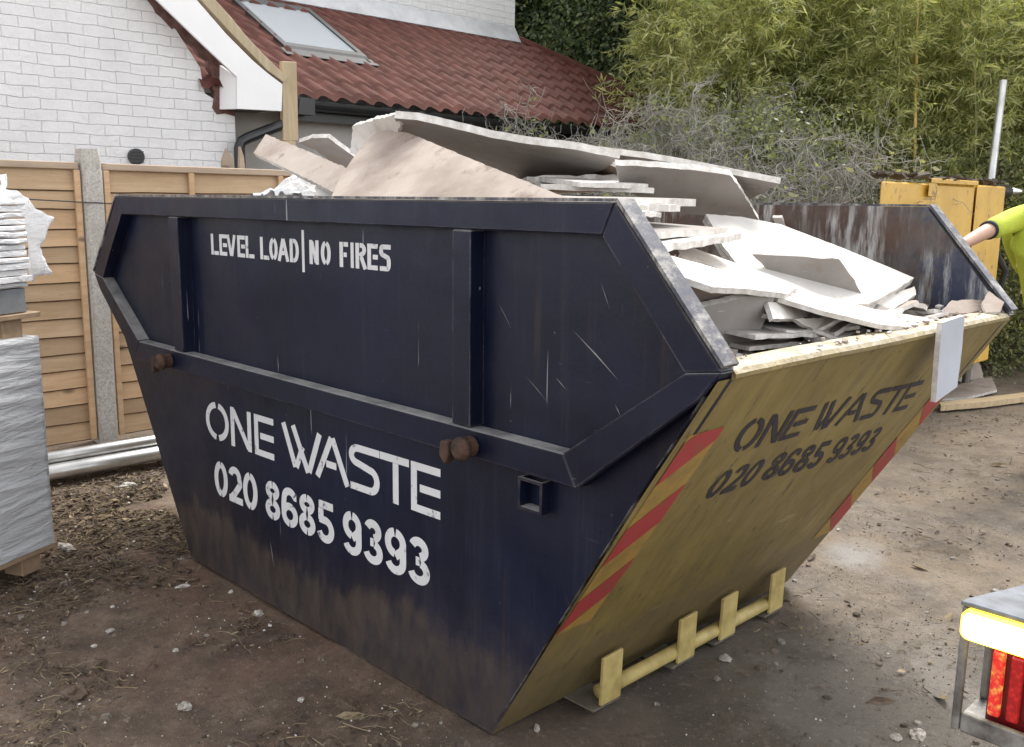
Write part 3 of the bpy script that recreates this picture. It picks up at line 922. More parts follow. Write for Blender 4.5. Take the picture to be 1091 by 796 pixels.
def dent(y, q, s):
    a = min(1.0, max(0.0, y / SW))
    e = max(0.0, min(a, 1 - a, q, 1 - q)) * 6
    return 0.010 * mnoise.noise((y * 2.2, q * 3.0, 2 + s)) * min(1, e)
def end_panel(s):
    nrm = Vector((s * (SZ - 0.024), 0, -(SL - SB - 0.012))).normalized()
    ys = [yn - 0.001, yf + 0.001]
    # gently dented sheet
    nx2, nz2 = 80, 52
    def P(i, j, depth=0.0):
        a = i / (nx2 - 1); q = j / (nz2 - 1)
        fl = yn * (1 - min(1, q / 0.85)) 
        fl = max(0.006, fl) if s > 0 else yn
        y = fl + (SW - 2 * fl) * a
        p = Vector((s * (SB + (SL - SB - 0.012) * q), y, 0.003 + (SZ - 0.024) * q))
        return p + nrm * (dent(y, q, s) + depth)
    b = MB()
    vs, fs = poly_from_grid(nx2, nz2, P)
    vs2, fs2 = poly_from_grid(nx2, nz2, lambda i, j: P(i, j, -0.010))
    b.add(vs, fs if s > 0 else [f[::-1] for f in fs], 0)
    b.add(vs2, [f[::-1] for f in fs2] if s > 0 else fs2, 1)
    b.build('end_panel', [M['ochre'], M['inner']], skip, True)
    prof = [(1.665, 1.224), (1.710, 1.226), (1.740, 1.220), (1.7495, 1.210), (1.7490, 1.200), (1.70, 1.180), (1.660, 1.200)]
    n = 50
    b = MB()
    for k in range(n + 1):
        y = 0.056 + (SW - 0.112) * k / n
        for (x, z) in prof:
            w = 0.005 * mnoise.noise((y * 2, x * 2, 0)) + 0.0012 * mnoise.noise((y * 17, x * 15, z * 15))
            b.v.append((s * (x + w), y, z + w))
    m = len(prof)
    for k in range(n):
        for i in range(m):
            f = (k * m + i, k * m + (i + 1) % m, (k + 1) * m + (i + 1) % m, (k + 1) * m + i)
            b.f.append(f if s > 0 else f[::-1]); b.m.append(0)
    b.f.append(tuple(range(m))); b.m.append(0)
    b.f.append(tuple(n * m + i for i in range(m))); b.m.append(0)
    b.build('end_lip', M['lip'], skip)
end_panel(1); end_panel(-1)
# end-face plane for markings on the near end
e_n = Vector((SZ - 0.024, 0, -(SL - SB - 0.012))).normalized()
e_p = Vector((SB, 0, 0.003))
def on_dent(p, lift):
    """set a point of the flat end plane onto the dented sheet"""
    return p - e_n * (p - e_p).dot(e_n) + e_n * (dent(p.y, (p.z - 0.003) / (SZ - 0.024), 1) + lift)
def on_end(u, v): return on_plane(u, v, e_p, e_n)

# lifting pins
def pin(x, side):
    y = 0.0 if side == 0 else SW
    d = -1 if side == 0 else 1
    root = MB()
    root.tube([(x + 0.02, y + d * 0.001, 0.900), (x + 0.02, y + d * 0.03, 0.900), (x + 0.022, y + d * 0.05, 0.898), (x + 0.022, y + d * 0.066, 0.898)], [0.030, 0.030, 0.037, 0.024], 12)
    root.prism([(x - 0.062, y + d * 0.03, 0.868), (x - 0.035, y + d * 0.03, 0.842), (x - 0.018, y + d * 0.03, 0.875), (x - 0.022, y + d * 0.03, 0.915), (x - 0.055, y + d * 0.03, 0.912)], (0, d * 0.03, 0))
    root.build('lifting_pin', M['rust'], skip, False, 0.006, 2)
for x in (-0.985, 0.925):
    pin(x, 0); pin(x, 1)
b = MB()
bx0, bx1, bz0, bz1 = 1.115, 1.205, 0.755, 0.845
b.lohi((bx0, 0.012, bz0), (bx0 + 0.008, RIB - 0.001, bz1)); b.lohi((bx1 - 0.008, 0.012, bz0), (bx1, RIB - 0.001, bz1))
b.lohi((bx0 + 0.0085, 0.012, bz0), (bx1 - 0.0085, RIB - 0.001, bz0 + 0.008)); b.lohi((bx0 + 0.0085, 0.012, bz1 - 0.008), (bx1 - 0.0085, 0.02, bz1))
b.build('pocket_bracket', M['navy'], skip)
# foot bar with four upright tabs (both ends)
def foot(s):
    for y in (0.45, 0.86, 1.12, 1.46):
        q = 0.02
        MB().prism([(s * 1.112, y - 0.048, 0.012), (s * 1.112, y + 0.048, 0.012), (s * 1.118, y + 0.048, 0.180), (s * 1.118, y - 0.048, 0.175)], (s * -0.012, 0, 0)).build('tab', M['tab'], skip, False, 0.002)
        MB().lohi((s * 0.985, y - 0.085, 0.004), (s * 1.112, y + 0.048, 0.011)).build('foot_plate', M['tab_dark'], skip, False, 0.002)
    MB().tube([(s * 1.085, 0.42, 0.045), (s * 1.085, 1.49, 0.045)], 0.024, 12).build('foot_bar', M['tab'], skip, True)
foot(1); foot(-1)

# ---------------- stencilled letters: strokes as ribbons
def arc(cx, cy, rx, ry, a0, a1, n=14):
    return [(cx + rx * math.cos(R(a0 + (a1 - a0) * i / n)), cy + ry * math.sin(R(a0 + (a1 - a0) * i / n))) for i in range(n + 1)]
# unit box 0..1 x 0..1, strokes are centre lines; w = stroke (in units of x), h = stroke in units of y
G = {}
def thin(w, h):
    a, b_ = w / 2, h / 2
    return {
        'O': [arc(.5, .5, .5 - a, .5 - b_, 96, 262), arc(.5, .5, .5 - a, .5 - b_, -82, 80)],
        'N': [[(a, 0), (a, 1)], [(a * 1.6, .93), (1 - a * 1.6, .07)], [(1 - a, 0), (1 - a, 1)]],
        'E': [[(a, 0), (a, 1)], [(w * 1.02, 1 - b_), (1, 1 - b_)], [(w * 1.5, .5), (1, .5)], [(w * 1.02, b_), (1, b_)]],
        'W': [[(.05, 1), (.335, .03)], [(.36, .03), (.53, .56)], [(.30, 1), (.655, .0)], [(.68, .02), (.95, .98)]],
        'A': [[(.04, 0), (.50, .97)], [(.53, .97), (.96, 0)], [(.33, .36), (.64, .36)]],
        'S': [[(1, 1 - b_), (.30, 1 - b_)] + arc(.30, .76, .30 - a, .24 - b_, 90, 270, 12)[1:] + [(.70, .52)] + arc(.70, .26 + b_ * .5, .30 - a, .26 - b_ * .5, 90, -90, 12)[1:] + [(0.04, b_)]],
        'T': [[(0, 1 - b_), (1, 1 - b_)], [(.55, 0), (.55, 1 - h * 1.02)]],
        '0': [arc(.5, .5, .5 - a, .5 - b_, 93, 268), arc(.5, .5, .5 - a, .5 - b_, -88, 87)],
        '2': [arc(.47, .72, .47 - a, .28 - b_, 170, -8, 14) + [(.86, .56), (.45, .27), (.16, b_ * 1.2)], [(.0, b_), (1, b_)]],
        '8': [arc(.5, .755, .46 - a, .245 - b_, 94, 262), arc(.5, .755, .46 - a, .245 - b_, -82, 86), arc(.5, .275, .5 - a, .275 - b_, 98, 266), arc(.5, .275, .5 - a, .275 - b_, -86, 82)],
        '6': [[(.93, .80)] + arc(.52, .70, .42 - a * .6, .30 - b_, 28, 170, 12) + [(a, .55), (a, .34)] + arc(.5, .31, .5 - a, .31 - b_, 180, 265, 10), arc(.5, .31, .5 - a, .31 - b_, -88, 160, 18)],
        '5': [[(.95, 1 - b_), (.12, 1 - b_)], [(.12 + a * .8, 1 - h * 1.05), (.12 + a * .8, .52)], [(.14, .55)] + arc(.48, .32, .52 - a, .32 - b_, 100, -160, 20)],
        '9': [arc(.47, .68, .47 - a, .32 - b_, 94, 266), [(.5, .37 + b_ * .3)] + arc(.5, .68, .5 - a, .32 - b_, -60, 86, 12)[0:], [(1 - a, .66), (1 - a, .32)] + arc(.5, .30, .5 - a, .30 - b_, 0, -160, 14)[1:]],
        '3': [arc(.47, .745, .46 - a, .255 - b_, 160, -78, 18), [(.34, .49), (.52, .49)], arc(.48, .28, .52 - a, .28 - b_, 74, -165, 18)],
        'L': [[(a, 0), (a, 1)], [(w * 1.25, b_), (1, b_)]],
        'V': [[(.12, 1), (.47, .02)], [(.54, .02), (.90, 1)]],
        'D': [[(a, 0), (a, 1)], [(w * 1.15, 1 - b_), (.5, 1 - b_)] + arc(.5, .5, .5 - a, .5 - b_, 85, -85, 14) + [(w * 1.15, b_)]],
        'F': [[(a, 0), (a, 1)], [(w * 1.2, 1 - b_), (1, 1 - b_)], [(w * 1.2, .5), (.85, .5)]],
        'I': [[(.5, 0), (.5, 1)]],
        'R': [[(a, 0), (a, 1)], [(w * 1.2, 1 - b_), (.5, 1 - b_)] + arc(.55, .74, .45 - a, .26 - b_, 80, -85, 10) + [(w * 1.2, .49)], [(.55, .46), (.93, 0)]],
        '|': [[(.5, 0), (.5, 1)]],
    }
def ribbon(b, pts, w, h, fn):
    """stroke of width w (x units) and h (y units): offset along the normal in the stretched space"""
    fine = []
    for i in range(len(pts) - 1):
        for k in range(4):
            fine.append((pts[i][0] + (pts[i + 1][0] - pts[i][0]) * k / 4, pts[i][1] + (pts[i + 1][1] - pts[i][1]) * k / 4))
    pts = fine + [pts[-1]]
    n = len(pts); L = []; Rr = []
    for i in range(n):
        x0, y0 = pts[max(i - 1, 0)]; x1, y1 = pts[min(i + 1, n - 1)]
        dx, dy = (x1 - x0) / w, (y1 - y0) / h
        l = math.hypot(dx, dy) or 1
        nx, ny = -dy / l, dx / l
        L.append((pts[i][0] + nx * w / 2, pts[i][1] + ny * h / 2)); Rr.append((pts[i][0] - nx * w / 2, pts[i][1] - ny * h / 2))
    o = len(b.v)
    for i in range(n):
        b.v += [tuple(fn(*L[i])), tuple(fn(*Rr[i]))]
    for i in range(n - 1):
        b.f.append((o + 2 * i, o + 2 * i + 1, o + 2 * i + 3, o + 2 * i + 2)); b.m.append(0)
def lettering(items, frame, mat, stroke, hstroke, gap=0.027):
    """items: (char, x0, x1) in frame units; frame(x, t, lift) -> point; stroke width in frame x units"""
    b = MB(); last = None
    for ch, x0, x1 in items:
        if last is not None and x0 - last > gap:
            b.build('lettering', mat, skip); b = MB()
        last = x1
        w = min(0.9, stroke / (x1 - x0)); h = hstroke
        if ch in 'I|': w = 0.8
        for k, st in enumerate(thin(w, h)[ch]):
            ribbon(b, st, w, h, lambda a, t, k=k: frame(x0 + a * (x1 - x0), t, 0.0006 + k * 0.0003))
    return b.build('lettering', mat, skip)
def side_frame(u_a, va_top, va_bot, u_b, vb_top, vb_bot):
    yy = RIB
    ta, ba, tb, bb_ = on_y(u_a, va_top, yy), on_y(u_a, va_bot, yy), on_y(u_b, vb_top, yy), on_y(u_b, vb_bot, yy)
    xa, xb = (ta.x + ba.x) / 2, (tb.x + bb_.x) / 2
    def fr(x, t, lift):
        q = (x - xa) / (xb - xa)
        zt = ta.z + (tb.z - ta.z) * q; zb = ba.z + (bb_.z - ba.z) * q
        return Vector((x, yy - lift, zb + (zt - zb) * t))
    def X(u):
        q = (u - u_a) / (u_b - u_a)
        v = (va_top + va_bot) / 2 * (1 - q) + (vb_top + vb_bot) / 2 * q
        return on_y(u, v, yy).x
    return fr, X
fr, X = side_frame(220, 425.5, 465, 469.3, 500, 554)
ow = [('O', 219.5, 244), ('N', 246, 268), ('E', 271.2, 292), ('W', 300.5, 343.5), ('A', 336.5, 371.5), ('S', 372, 404.5), ('T', 405, 436), ('E', 438, 469.5)]
lettering([(c_, X(a), X(d)) for c_, a, d in ow], fr, M['white_stencil'], 0.030, 0.155)
fr, X = side_frame(229, 489.5, 526, 458, 577, 628)
ph = [('0', 228.7, 242.9), ('2', 244, 258.4), ('0', 259.2, 274.6), ('8', 283, 298.6), ('6', 300, 317.5), ('8', 318.8, 336.2), ('5', 338, 356.2), ('9', 365.6, 385.5), ('3', 388, 408), ('9', 410.3, 433), ('3', 435.6, 458.3)]
lettering([(c_, X(a), X(d)) for c_, a, d in ph], fr, M['white_stencil'], 0.033, 0.185)
fr, X = side_frame(225, 249, 271, 416, 261, 289.5)
ll = [('L', 225, 233), ('E', 233.9, 242.2), ('V', 242, 251.2), ('E', 253, 261.2), ('L', 261.8, 271), ('L', 277.3, 286.8), ('O', 287, 296), ('A', 296.8, 307), ('D', 308.8, 318.6), ('N', 329.8, 339.9), ('O', 342, 352.6), ('F', 361.9, 371.2), ('I', 373.3, 377.4), ('R', 378.9, 390.3), ('E', 391.5, 402.9), ('S', 404.2, 416.5)]
lettering([(c_, X(a), X(d)) for c_, a, d in ll], fr, M['white_stencil'], 0.020, 0.18)
a0, a1 = on_y(321.3, 245, RIB), on_y(324.2, 290, RIB)
b = MB(); b.add([(a0.x, RIB - 0.001, a0.z), (a0.x, RIB - 0.001, a1.z), (a0.x + 0.016, RIB - 0.001, a1.z), (a0.x + 0.016, RIB - 0.001, a0.z)], [(0, 1, 2, 3)])
b.build('lettering', M['white_stencil'], skip)
# end lettering
def end_frame(u_a, va_top, ua2, va_bot, u_b, vb_top, ub2, vb_bot):
    ta, ba, tb, bb_ = on_end(u_a, va_top), on_end(ua2, va_bot), on_end(u_b, vb_top), on_end(ub2, vb_bot)
    def fr(q, t, lift):
        return on_dent((ta * (1 - q) + tb * q) * t + (ba * (1 - q) + bb_ * q) * (1 - t), lift + 0.0008)
    return fr
fr = end_frame(795, 447, 774, 483, 985, 404, 964, 435)
def even(txt, gap, sp, wd=None):
    tot = sum((sp if c_ == ' ' else (wd or {}).get(c_, 1.0)) for c_ in txt) + gap * (len(txt) - 1)
    x = 0; out = []
    for c_ in txt:
        w = sp if c_ == ' ' else (wd or {}).get(c_, 1.0)
        if c_ != ' ': out.append((c_, x / tot, (x + w) / tot))
        x += w + gap
    return out
lettering(even('ONE WASTE', 0.10, 0.22, {'W': 1.5, 'A': 1.25}), fr, M['navy_stencil'], 0.021, 0.16, 0.02)
fr = end_frame(768, 501, 746, 533, 943, 453, 926, 480)
lettering(even('020 8685 9393', 0.14, 0.35), fr, M['navy_stencil'], 0.021, 0.19, 0.02)

# chevron sheets down both edges of the end
def chevron(y0, y1, s0, s1, flip):
    root = MB()
    def P(a, q, lift):
        y = y0 + (y1 - y0) * a
        sg = s0 + (s1 - s0) * q
        return on_dent(Vector((SB + (SL - SB) * sg, y, SZ * sg)), lift)
    b = MB()
    vs, fs = poly_from_grid(8, 40, lambda i, j: P(i / 7, j / 39, 0.0012))
    b.add(vs, fs)
    sheet = b.build('chevron_sheet', M['chev_yellow'], skip)
    for q in (0.0, 0.38, 0.775):
        k = 0.19
        sl = -0.17 if flip else 0.17
        q0 = q + (0.17 if flip else 0)
        st = MB()
        vs, fs = poly_from_grid(8, 12, lambda i, j: P(i / 7, min(1.0, q0 + sl * i / 7 + k * j / 11), 0.0022))
        st.add(vs, fs)
        st.build('red_stripe', M['chev_red'], sheet)
chevron(0.036, 0.182, 0.345, 0.865, False)
chevron(SW - 0.182, SW - 0.036, 0.22, 0.75, True)
# scratches
b = MB()
rng = random.Random(3)
def scratch(u0, v0, u1, v1, w):
    a, d = on_y(u0, v0, RIB), on_y(u1, v1, RIB)
    t_ = (d - a); nn = Vector((-t_.z, 0, t_.x)).normalized() * w * 0.55
    m_ = (a + d) / 2 + nn * 0.8
    b = MB(); b.add([(q.x, RIB - 0.0012, q.z) for q in (a, m_ - nn, d, m_ + nn)], [(0, 1, 2, 3)])
    b.build('scratch', M['scratch'], skip)
for (u0, v0, u1, v1, w) in ((611, 352, 660, 406, 0.004), (288, 576, 292, 605, 0.006), (592, 402, 604, 416, 0.002), (560, 400, 585, 430, 0.0015), (655, 430, 662, 445, 0.002), (530, 320, 545, 350, 0.0015), (640, 300, 650, 330, 0.0015), (296, 378, 297, 401, 0.004), (700, 335, 715, 372, 0.002)):
    scratch(u0, v0, u1, v1, w)

# ================================================================== THE LOAD
# packed rubble under the sheets
def heap(i, j):
    x = -1.56 + 3.12 * i / 79; y = 0.09 + 1.65 * j / 39
    top = 1.24 + 0.20 * max(0, min(1, (0.75 - x) / 1.2)) - 0.13 * max(0, (x - 1.2) / 0.45)
    top -= 0.06 * max(0, min(1, (x - 1.25) / 0.15)) * max(0, min(1, (0.85 - y) / 0.2))
    if x < -1.0: top -= 0.30 * (-1.0 - x) / 0.6
    top += 0.05 * mnoise.noise((x * 3, y * 3, 1)) + 0.035 * mnoise.noise((x * 9, y * 9, 5)) + 0.02 * mnoise.noise((x * 22, y * 22, 8))
    return (x, y, top)
vs, fs = poly_from_grid(80, 40, heap)
b = MB(); b.add(vs, fs)
tag(b.build('rubble_heap', simple('plaster_rubble', (0.12, 0.085, 0.065), (0.46, 0.41, 0.36), 14, 0.95, 0, 0.8, 40, 0.03)), 'brown and white plaster rubble packed under the sheets in the skip', 'rubble', None, 'stuff')
b = MB()
rng = random.Random(11)
def chunk(b, c, s, rng, mi):
    q = Matrix.Rotation(rng.uniform(0, 6.28), 3, 'Z') @ Matrix.Rotation(rng.uniform(-0.7, 0.7), 3, 'X')
    n = rng.choice((4, 5, 5, 6))
    pts = []
    for k in range(n):
        a = 2 * math.pi * k / n + rng.uniform(-0.3, 0.3); r_ = s * rng.uniform(0.55, 1.1)
        pts.append(Vector(c) + q @ Vector((r_ * math.cos(a), r_ * 0.75 * math.sin(a), 0)))
    b.prism(pts, q @ Vector((0, 0, min(rng.uniform(0.012, 0.02), s * rng.uniform(0.35, 0.8)))), mi)
for k in range(520):
    if k < 300:
        x = rng.uniform(1.15, 1.62); y = rng.uniform(0.12, 1.70)
    else:
        x = rng.uniform(-1.4, 1.3); y = rng.uniform(0.12, 1.70)
    z = heap((min(x, 1.56) + 1.56) / 3.12 * 79, (y - 0.09) / 1.65 * 39)[2]
    chunk(b, (min(x, 1.57), y, z + rng.uniform(0, 0.07 if k < 300 else 0.03)), rng.uniform(0.015, 0.06), rng, rng.choice((0, 0, 1, 1, 2)))
for k in range(70):
    y = 0.1 + 1.63 * rng.random() ** 0.8
    chunk(b, (rng.uniform(1.655, 1.735), y, 1.224 + rng.uniform(0, 0.006)), rng.uniform(0.003, 0.011), rng, rng.choice((0, 1, 1, 2)))
tag(b.build('plaster_chunks', [M['gypsum'], M['paper_tan'], M['brownboard']]), 'small broken plaster pieces scattered over the rubble in the skip', 'plaster', None, 'stuff')

BG = 'broken plasterboard sheets heaped in the skip'
def rough_outline(pts, rng, amp, step=0.022):
    out = []
    n = len(pts)
    for i in range(n):
        a, d = pts[i], pts[(i + 1) % n]
        l = (d - a).length
        m = max(1, int(l / step))
        for k in range(m):
            p = a.lerp(d, k / m)
            if k:
                p = p + (a - d).normalized().cross(Vector((0, 0, 1))) * 0 + Vector((rng.uniform(-1, 1), rng.uniform(-1, 1), rng.uniform(-1, 1))) * amp
            out.append(p)
    return out
bn = [0]
def board(label, anchors, outl, th=0.014, face='paper_grey', amp=0.0025, edge='gypsum', name='plasterboard_sheet', cat='plasterboard', group=BG, layers=1):
    bn[0] += 1
    rng = random.Random(bn[0])
    a = [on_y(u, v, y) for (u, v, y) in anchors]
    n = (a[1] - a[0]).cross(a[2] - a[0]).normalized()
    if n.dot(CAM - a[0]) < 0: n = -n
    pts = [on_plane(u, v, a[0], n) for (u, v) in outl]
    if DEBUG:
        print(bn[0], label[:40], 'n', [round(c, 2) for c in n], 'x %.2f..%.2f y %.2f..%.2f z %.2f..%.2f' % tuple(f(getattr(p, c) for p in pts) for c in 'xyz' for f in (min, max)))
    pts = rough_outline(pts, rng, amp)
    pts = [p - n * ((p - a[0]).dot(n)) for p in pts]
    b = MB()
    for k in range(layers):
        b.prism([p - n * (k * (th + 0.004)) for p in pts], -n * th, 0, 1)
    o = b.build(name, [M[face], M[edge]])
    return tag(o, label, cat, group)
DEBUG = False
# big tan sheet across the left half
board('large stained tan plasterboard sheet rising above the long blue rim', [(360, 209, .10), (610, 211, .10), (412, 140, .42)],
      [(350, 216), (362, 190), (378, 166), (390, 150), (402, 141), (416, 138), (436, 142), (616, 216)], 0.016, 'paper_tan', 0.0012)
board('long narrow pale board jutting out left over the fence', [(283, 144, .52), (270, 163, .42), (370, 205, .16)],
      [(283, 143), (330, 162), (386, 186), (392, 214), (362, 208), (318, 186), (270, 163)], 0.022, 'paper_tan')
board('small grey board lying behind the narrow pale board', [(322, 150, .62), (350, 148, .66), (378, 180, .86)],
      [(318, 152), (332, 147), (350, 147), (366, 159), (388, 175), (374, 183), (352, 172), (336, 160)], 0.02, 'paper_grey')
board('bent pale flap with torn white top beside the tan sheet', [(377, 134, .50), (420, 125, .36), (384, 165, .62)],
      [(373, 163), (376, 134), (400, 127), (421, 122), (426, 131), (424, 142), (408, 143), (394, 152), (385, 166)], 0.022, 'paper_white', 0.004)
board('long sagging sheet with ragged white edge, highest along the load', [(422, 126, .34), (655, 165, .78), (540, 188, 1.0)],
      [(420, 126), (445, 128), (480, 136), (520, 146), (560, 153), (610, 159), (660, 169), (640, 182), (600, 196), (545, 196), (480, 172), (432, 146)], 0.026, 'paper_grey', 0.003)
board('brown stained sheet tucked under the long sagging sheet', [(585, 160, .86), (655, 180, .92), (640, 195, 1.15)],
      [(580, 160), (598, 161), (640, 172), (660, 180), (660, 194), (610, 190), (572, 176)], 0.02, 'brownboard')
board('long thin sheet reaching furthest right towards the dead shrub', [(640, 163, .95), (828, 198, 1.32), (795, 214, 1.5)],
      [(636, 162), (690, 169), (740, 178), (790, 188), (831, 196), (797, 214), (770, 204), (700, 182), (655, 176)], 0.022, 'paper_grey', 0.002)
board('grey faced sheet standing tilted beneath the long thin sheet', [(660, 178, .72), (775, 187, 1.08), (806, 233, 1.42)],
      [(656, 176), (700, 178), (745, 182), (778, 187), (790, 203), (809, 235), (780, 232), (730, 228), (690, 214), (660, 200)], 0.022, 'paper_grey', 0.002)
board('curled cream strip hooked at the tip of the grey faced sheet', [(782, 192, 1.30), (800, 197, 1.40), (806, 214, 1.5)],
      [(781, 191), (797, 193), (812, 206), (806, 212), (797, 203), (784, 199)], 0.012, 'paper_white')
board('big sunlit white sheet sloping down to the yellow lip', [(760, 229, 1.10), (974, 297, 1.62), (925, 323, 1.20)],
      [(752, 228), (790, 231), (832, 239), (900, 265), (974, 296), (955, 308), (925, 324), (880, 322), (800, 300), (770, 262)], 0.013, 'paper_white', 0.002, layers=2)
board('small grey backed offcut leaning on the big white sheet', [(803, 273, .92), (895, 278, 1.12), (918, 318, 1.25)],
      [(801, 271), (850, 273), (894, 276), (906, 293), (922, 319), (880, 313), (845, 307), (826, 296)], 0.016, 'paper_grey')
board('white scrap wedged against the far blue side', [(824, 233, 1.68), (836, 234, 1.70), (838, 246, 1.74)],
      [(823, 232), (833, 232), (838, 246), (829, 244)], 0.014, 'paper_white')
board('upright grey offcut with white top edge in the near corner', [(748, 327, .30), (827, 313, .62), (797, 376, .62)],
      [(746, 328), (785, 319), (828, 311), (815, 342), (798, 378), (775, 378), (757, 372)], 0.022, 'paper_grey')
board('broad white sheet with broken lower edge near the sloping blue rim', [(698, 270, .28), (848, 306, .85), (700, 284, .14)],
      [(697, 267), (735, 278), (790, 293), (850, 306), (838, 313), (800, 308), (760, 306), (722, 293), (702, 283)], 0.016, 'paper_white', 0.003)
board('long narrow strip crossing from the stack down to the lip', [(722, 263, .62), (880, 316, 1.05), (722, 270, .55)],
      [(720, 261), (733, 262), (800, 286), (884, 314), (876, 320), (850, 315), (790, 295), (724, 270)], 0.016, 'paper_white', 0.003)
board('thin white sheet edge running to the hanging board', [(790, 291, .80), (1003, 344, 1.42), (850, 322, .70)],
      [(790, 290), (850, 308), (930, 329), (1004, 342), (1000, 351), (940, 346), (880, 332), (830, 317)], 0.014, 'paper_white', 0.003)
board('tan underside showing below the broad white sheet', [(716, 296, .20), (772, 312, .42), (748, 328, .40)],
      [(712, 292), (745, 303), (790, 312), (770, 321), (748, 326), (725, 312)], 0.018, 'paper_tan')
board('flat white offcut beside the upright grey offcut', [(822, 321, .62), (872, 333, .95), (825, 342, .55)],
      [(818, 322), (842, 322), (872, 333), (852, 339), (824, 340)], 0.014, 'paper_white', 0.003)
board('pale offcut lying flat behind the lip, middle of the row', [(850, 340, .70), (920, 350, 1.10), (880, 354, .85)],
      [(846, 340), (880, 338), (925, 349), (905, 354), (868, 352)], 0.014, 'paper_white', 0.003)
board('short white offcut under the big sunlit white sheet', [(905, 330, 1.15), (975, 306, 1.60), (925, 345, 1.15)],
      [(906, 331), (945, 316), (974, 305), (976, 314), (950, 330), (930, 343), (910, 346)], 0.014, 'paper_white', 0.003)
board('blue grey offcut hanging over the yellow lip', [(u, v, on_x(u, v, x).y) for u, v, x in ((1003, 344, 1.780), (1028, 337, 1.780), (1000, 425, 1.771))],
      [(1004, 344), (1028, 336), (1025, 372), (1020, 412), (997, 429), (1000, 388)], 0.016, 'paper_blue', 0.001)
board('tan offcut resting in the far yellow corner', [(1010, 322, 1.58), (1046, 320, 1.74), (1012, 333, 1.55)],
      [(1006, 328), (1014, 320), (1046, 319), (1050, 329), (1030, 334), (1008, 334)], 0.014, 'paper_tan')
board('small cream offcut leaning on the far slope of the lip', [(1052, 312, 1.74), (1066, 318, 1.75), (1060, 332, 1.68)],
      [(1046, 322), (1054, 310), (1070, 322), (1066, 332), (1050, 333)], 0.012, 'paper_tan')
rngf = random.Random(40)
for k in range(34):
    x = rngf.uniform(1.46, 1.62); y = rngf.uniform(0.84, 1.62)
    z = 1.195 + 0.05 * max(0, (1.60 - x) / 0.14) * rngf.uniform(0.4, 1.0) + rngf.uniform(-0.02, 0.02)
    q = Matrix.Rotation(rngf.uniform(0, 6.28), 3, 'Z') @ Matrix.Rotation(rngf.uniform(-0.45, 0.45), 3, 'X') @ Matrix.Rotation(rngf.uniform(-0.3, 0.3), 3, 'Y')
    L_, W_ = rngf.uniform(0.06, 0.17), rngf.uniform(0.03, 0.09)
    pts = [Vector((-L_, -W_, 0)), Vector((L_ * rngf.uniform(.3, .9), -W_ * rngf.uniform(.7, 1.1), 0)), Vector((L_, W_ * rngf.uniform(-.2, .6), 0)), Vector((L_ * rngf.uniform(.0, .6), W_, 0)), Vector((-L_ * rngf.uniform(.6, 1), W_ * rngf.uniform(.4, 1), 0))]
    pts = [Vector((x, y, z)) + q @ p for p in pts]
    if max(p.x for p in pts) > 1.66 or min(p.y for p in pts) < 0.08: continue
    nn = q @ Vector((0, 0, 1))
    c0 = pts[0]
    pts = rough_outline(pts, rngf, 0.004, 0.02)
    pts = [p - nn * (p - c0).dot(nn) for p in pts]
    b = MB(); b.prism(pts, nn * rngf.choice((0.010, 0.013, 0.016)), 0, 1)
    tag(b.build('plasterboard_offcut', [M[rngf.choice(('paper_white', 'paper_white', 'paper_grey', 'paper_tan'))], M['gypsum']]), 'small broken plasterboard offcut lying in the rubble behind the yellow lip', 'plasterboard', 'small offcuts in the rubble behind the lip')
# stacked edge-on boards in the middle
def slab(label, p1, p2, depth, rise, th, face='paper_grey', seg=10, amp=0.004):
    bn[0] += 1
    rng = random.Random(bn[0] + 77)
    a, d = on_y(*p1), on_y(*p2)
    t_ = (d - a).normalized()
    back = Vector((-t_.y, t_.x, 0)).normalized()
    if back.dot(fw) < 0: back = -back
    back = (back + Vector((0, 0, rise))).normalized() * depth
    nn = t_.cross(back).normalized()
    if nn.z < 0: nn = -nn
    front = [a.lerp(d, k / seg) - back.normalized() * rng.uniform(0, amp * 3) + nn * rng.uniform(-amp, amp) * 0.3 for k in range(seg + 1)]
    rear = [a.lerp(d, 0.95) + back, a.lerp(d, 0.4) + back * 1.1, a.lerp(d, 0.06) + back * 0.9]
    if DEBUG:
        print('slab', label[:30], a, d, a + back)
    b = MB(); b.prism(front + rear, -nn * th, 0, 1)
    return tag(b.build('plasterboard_sheet', [M[face], M['gypsum']]), label, 'plasterboard', BG)
slab('upper layer of the edge-on stack, bent in the middle', (576, 196, .55), (697, 200, .80), .5, .02, .018)
slab('white topped board on the stack, just below the bent layer', (618, 194, .58), (690, 196, .80), .45, .06, .016, 'paper_white')
slab('wide edge-on board whose white edge ends beyond the blue corner', (604, 211, .22), (741, 212, .72), .6, .02, .022)
slab('crumbling short white edge below the wide edge-on board', (668, 218, .36), (722, 218, .60), .4, .02, .020, 'paper_white', 10, .008)
slab('broken stub poking out of the stack beside the blue corner', (680, 225, .34), (702, 226, .46), .3, .02, .014, 'paper_white', 6, .008)
slab('grey topped sheet in the lower part of the stack', (682, 247, .30), (776, 243, .78), .7, .045, .020, 'paper_grey')
slab('lowest pale sheet of the stack above the sloping rim', (690, 263, .24), (789, 248, .80), .7, .035, .020, 'paper_white', 12, .006)
slab('thin tan sheet edge showing low beside the sloping blue rim', (704, 284, .16), (800, 300, .70), .5, .03, .012, 'paper_tan')
slab('thin grey sheet under the broad white sheet by the rim', (712, 296, .14), (795, 310, .62), .45, .03, .012, 'paper_grey')
slab('ragged white sheet edge beside the upright grey offcut', (812, 334, .60), (905, 346, 1.10), .35, .05, .012, 'paper_white', 14, .006)
slab('low ragged sheet edge close behind the yellow lip', (800, 356, .45), (900, 353, 1.00), .3, .06, .012, 'paper_grey', 14, .006)
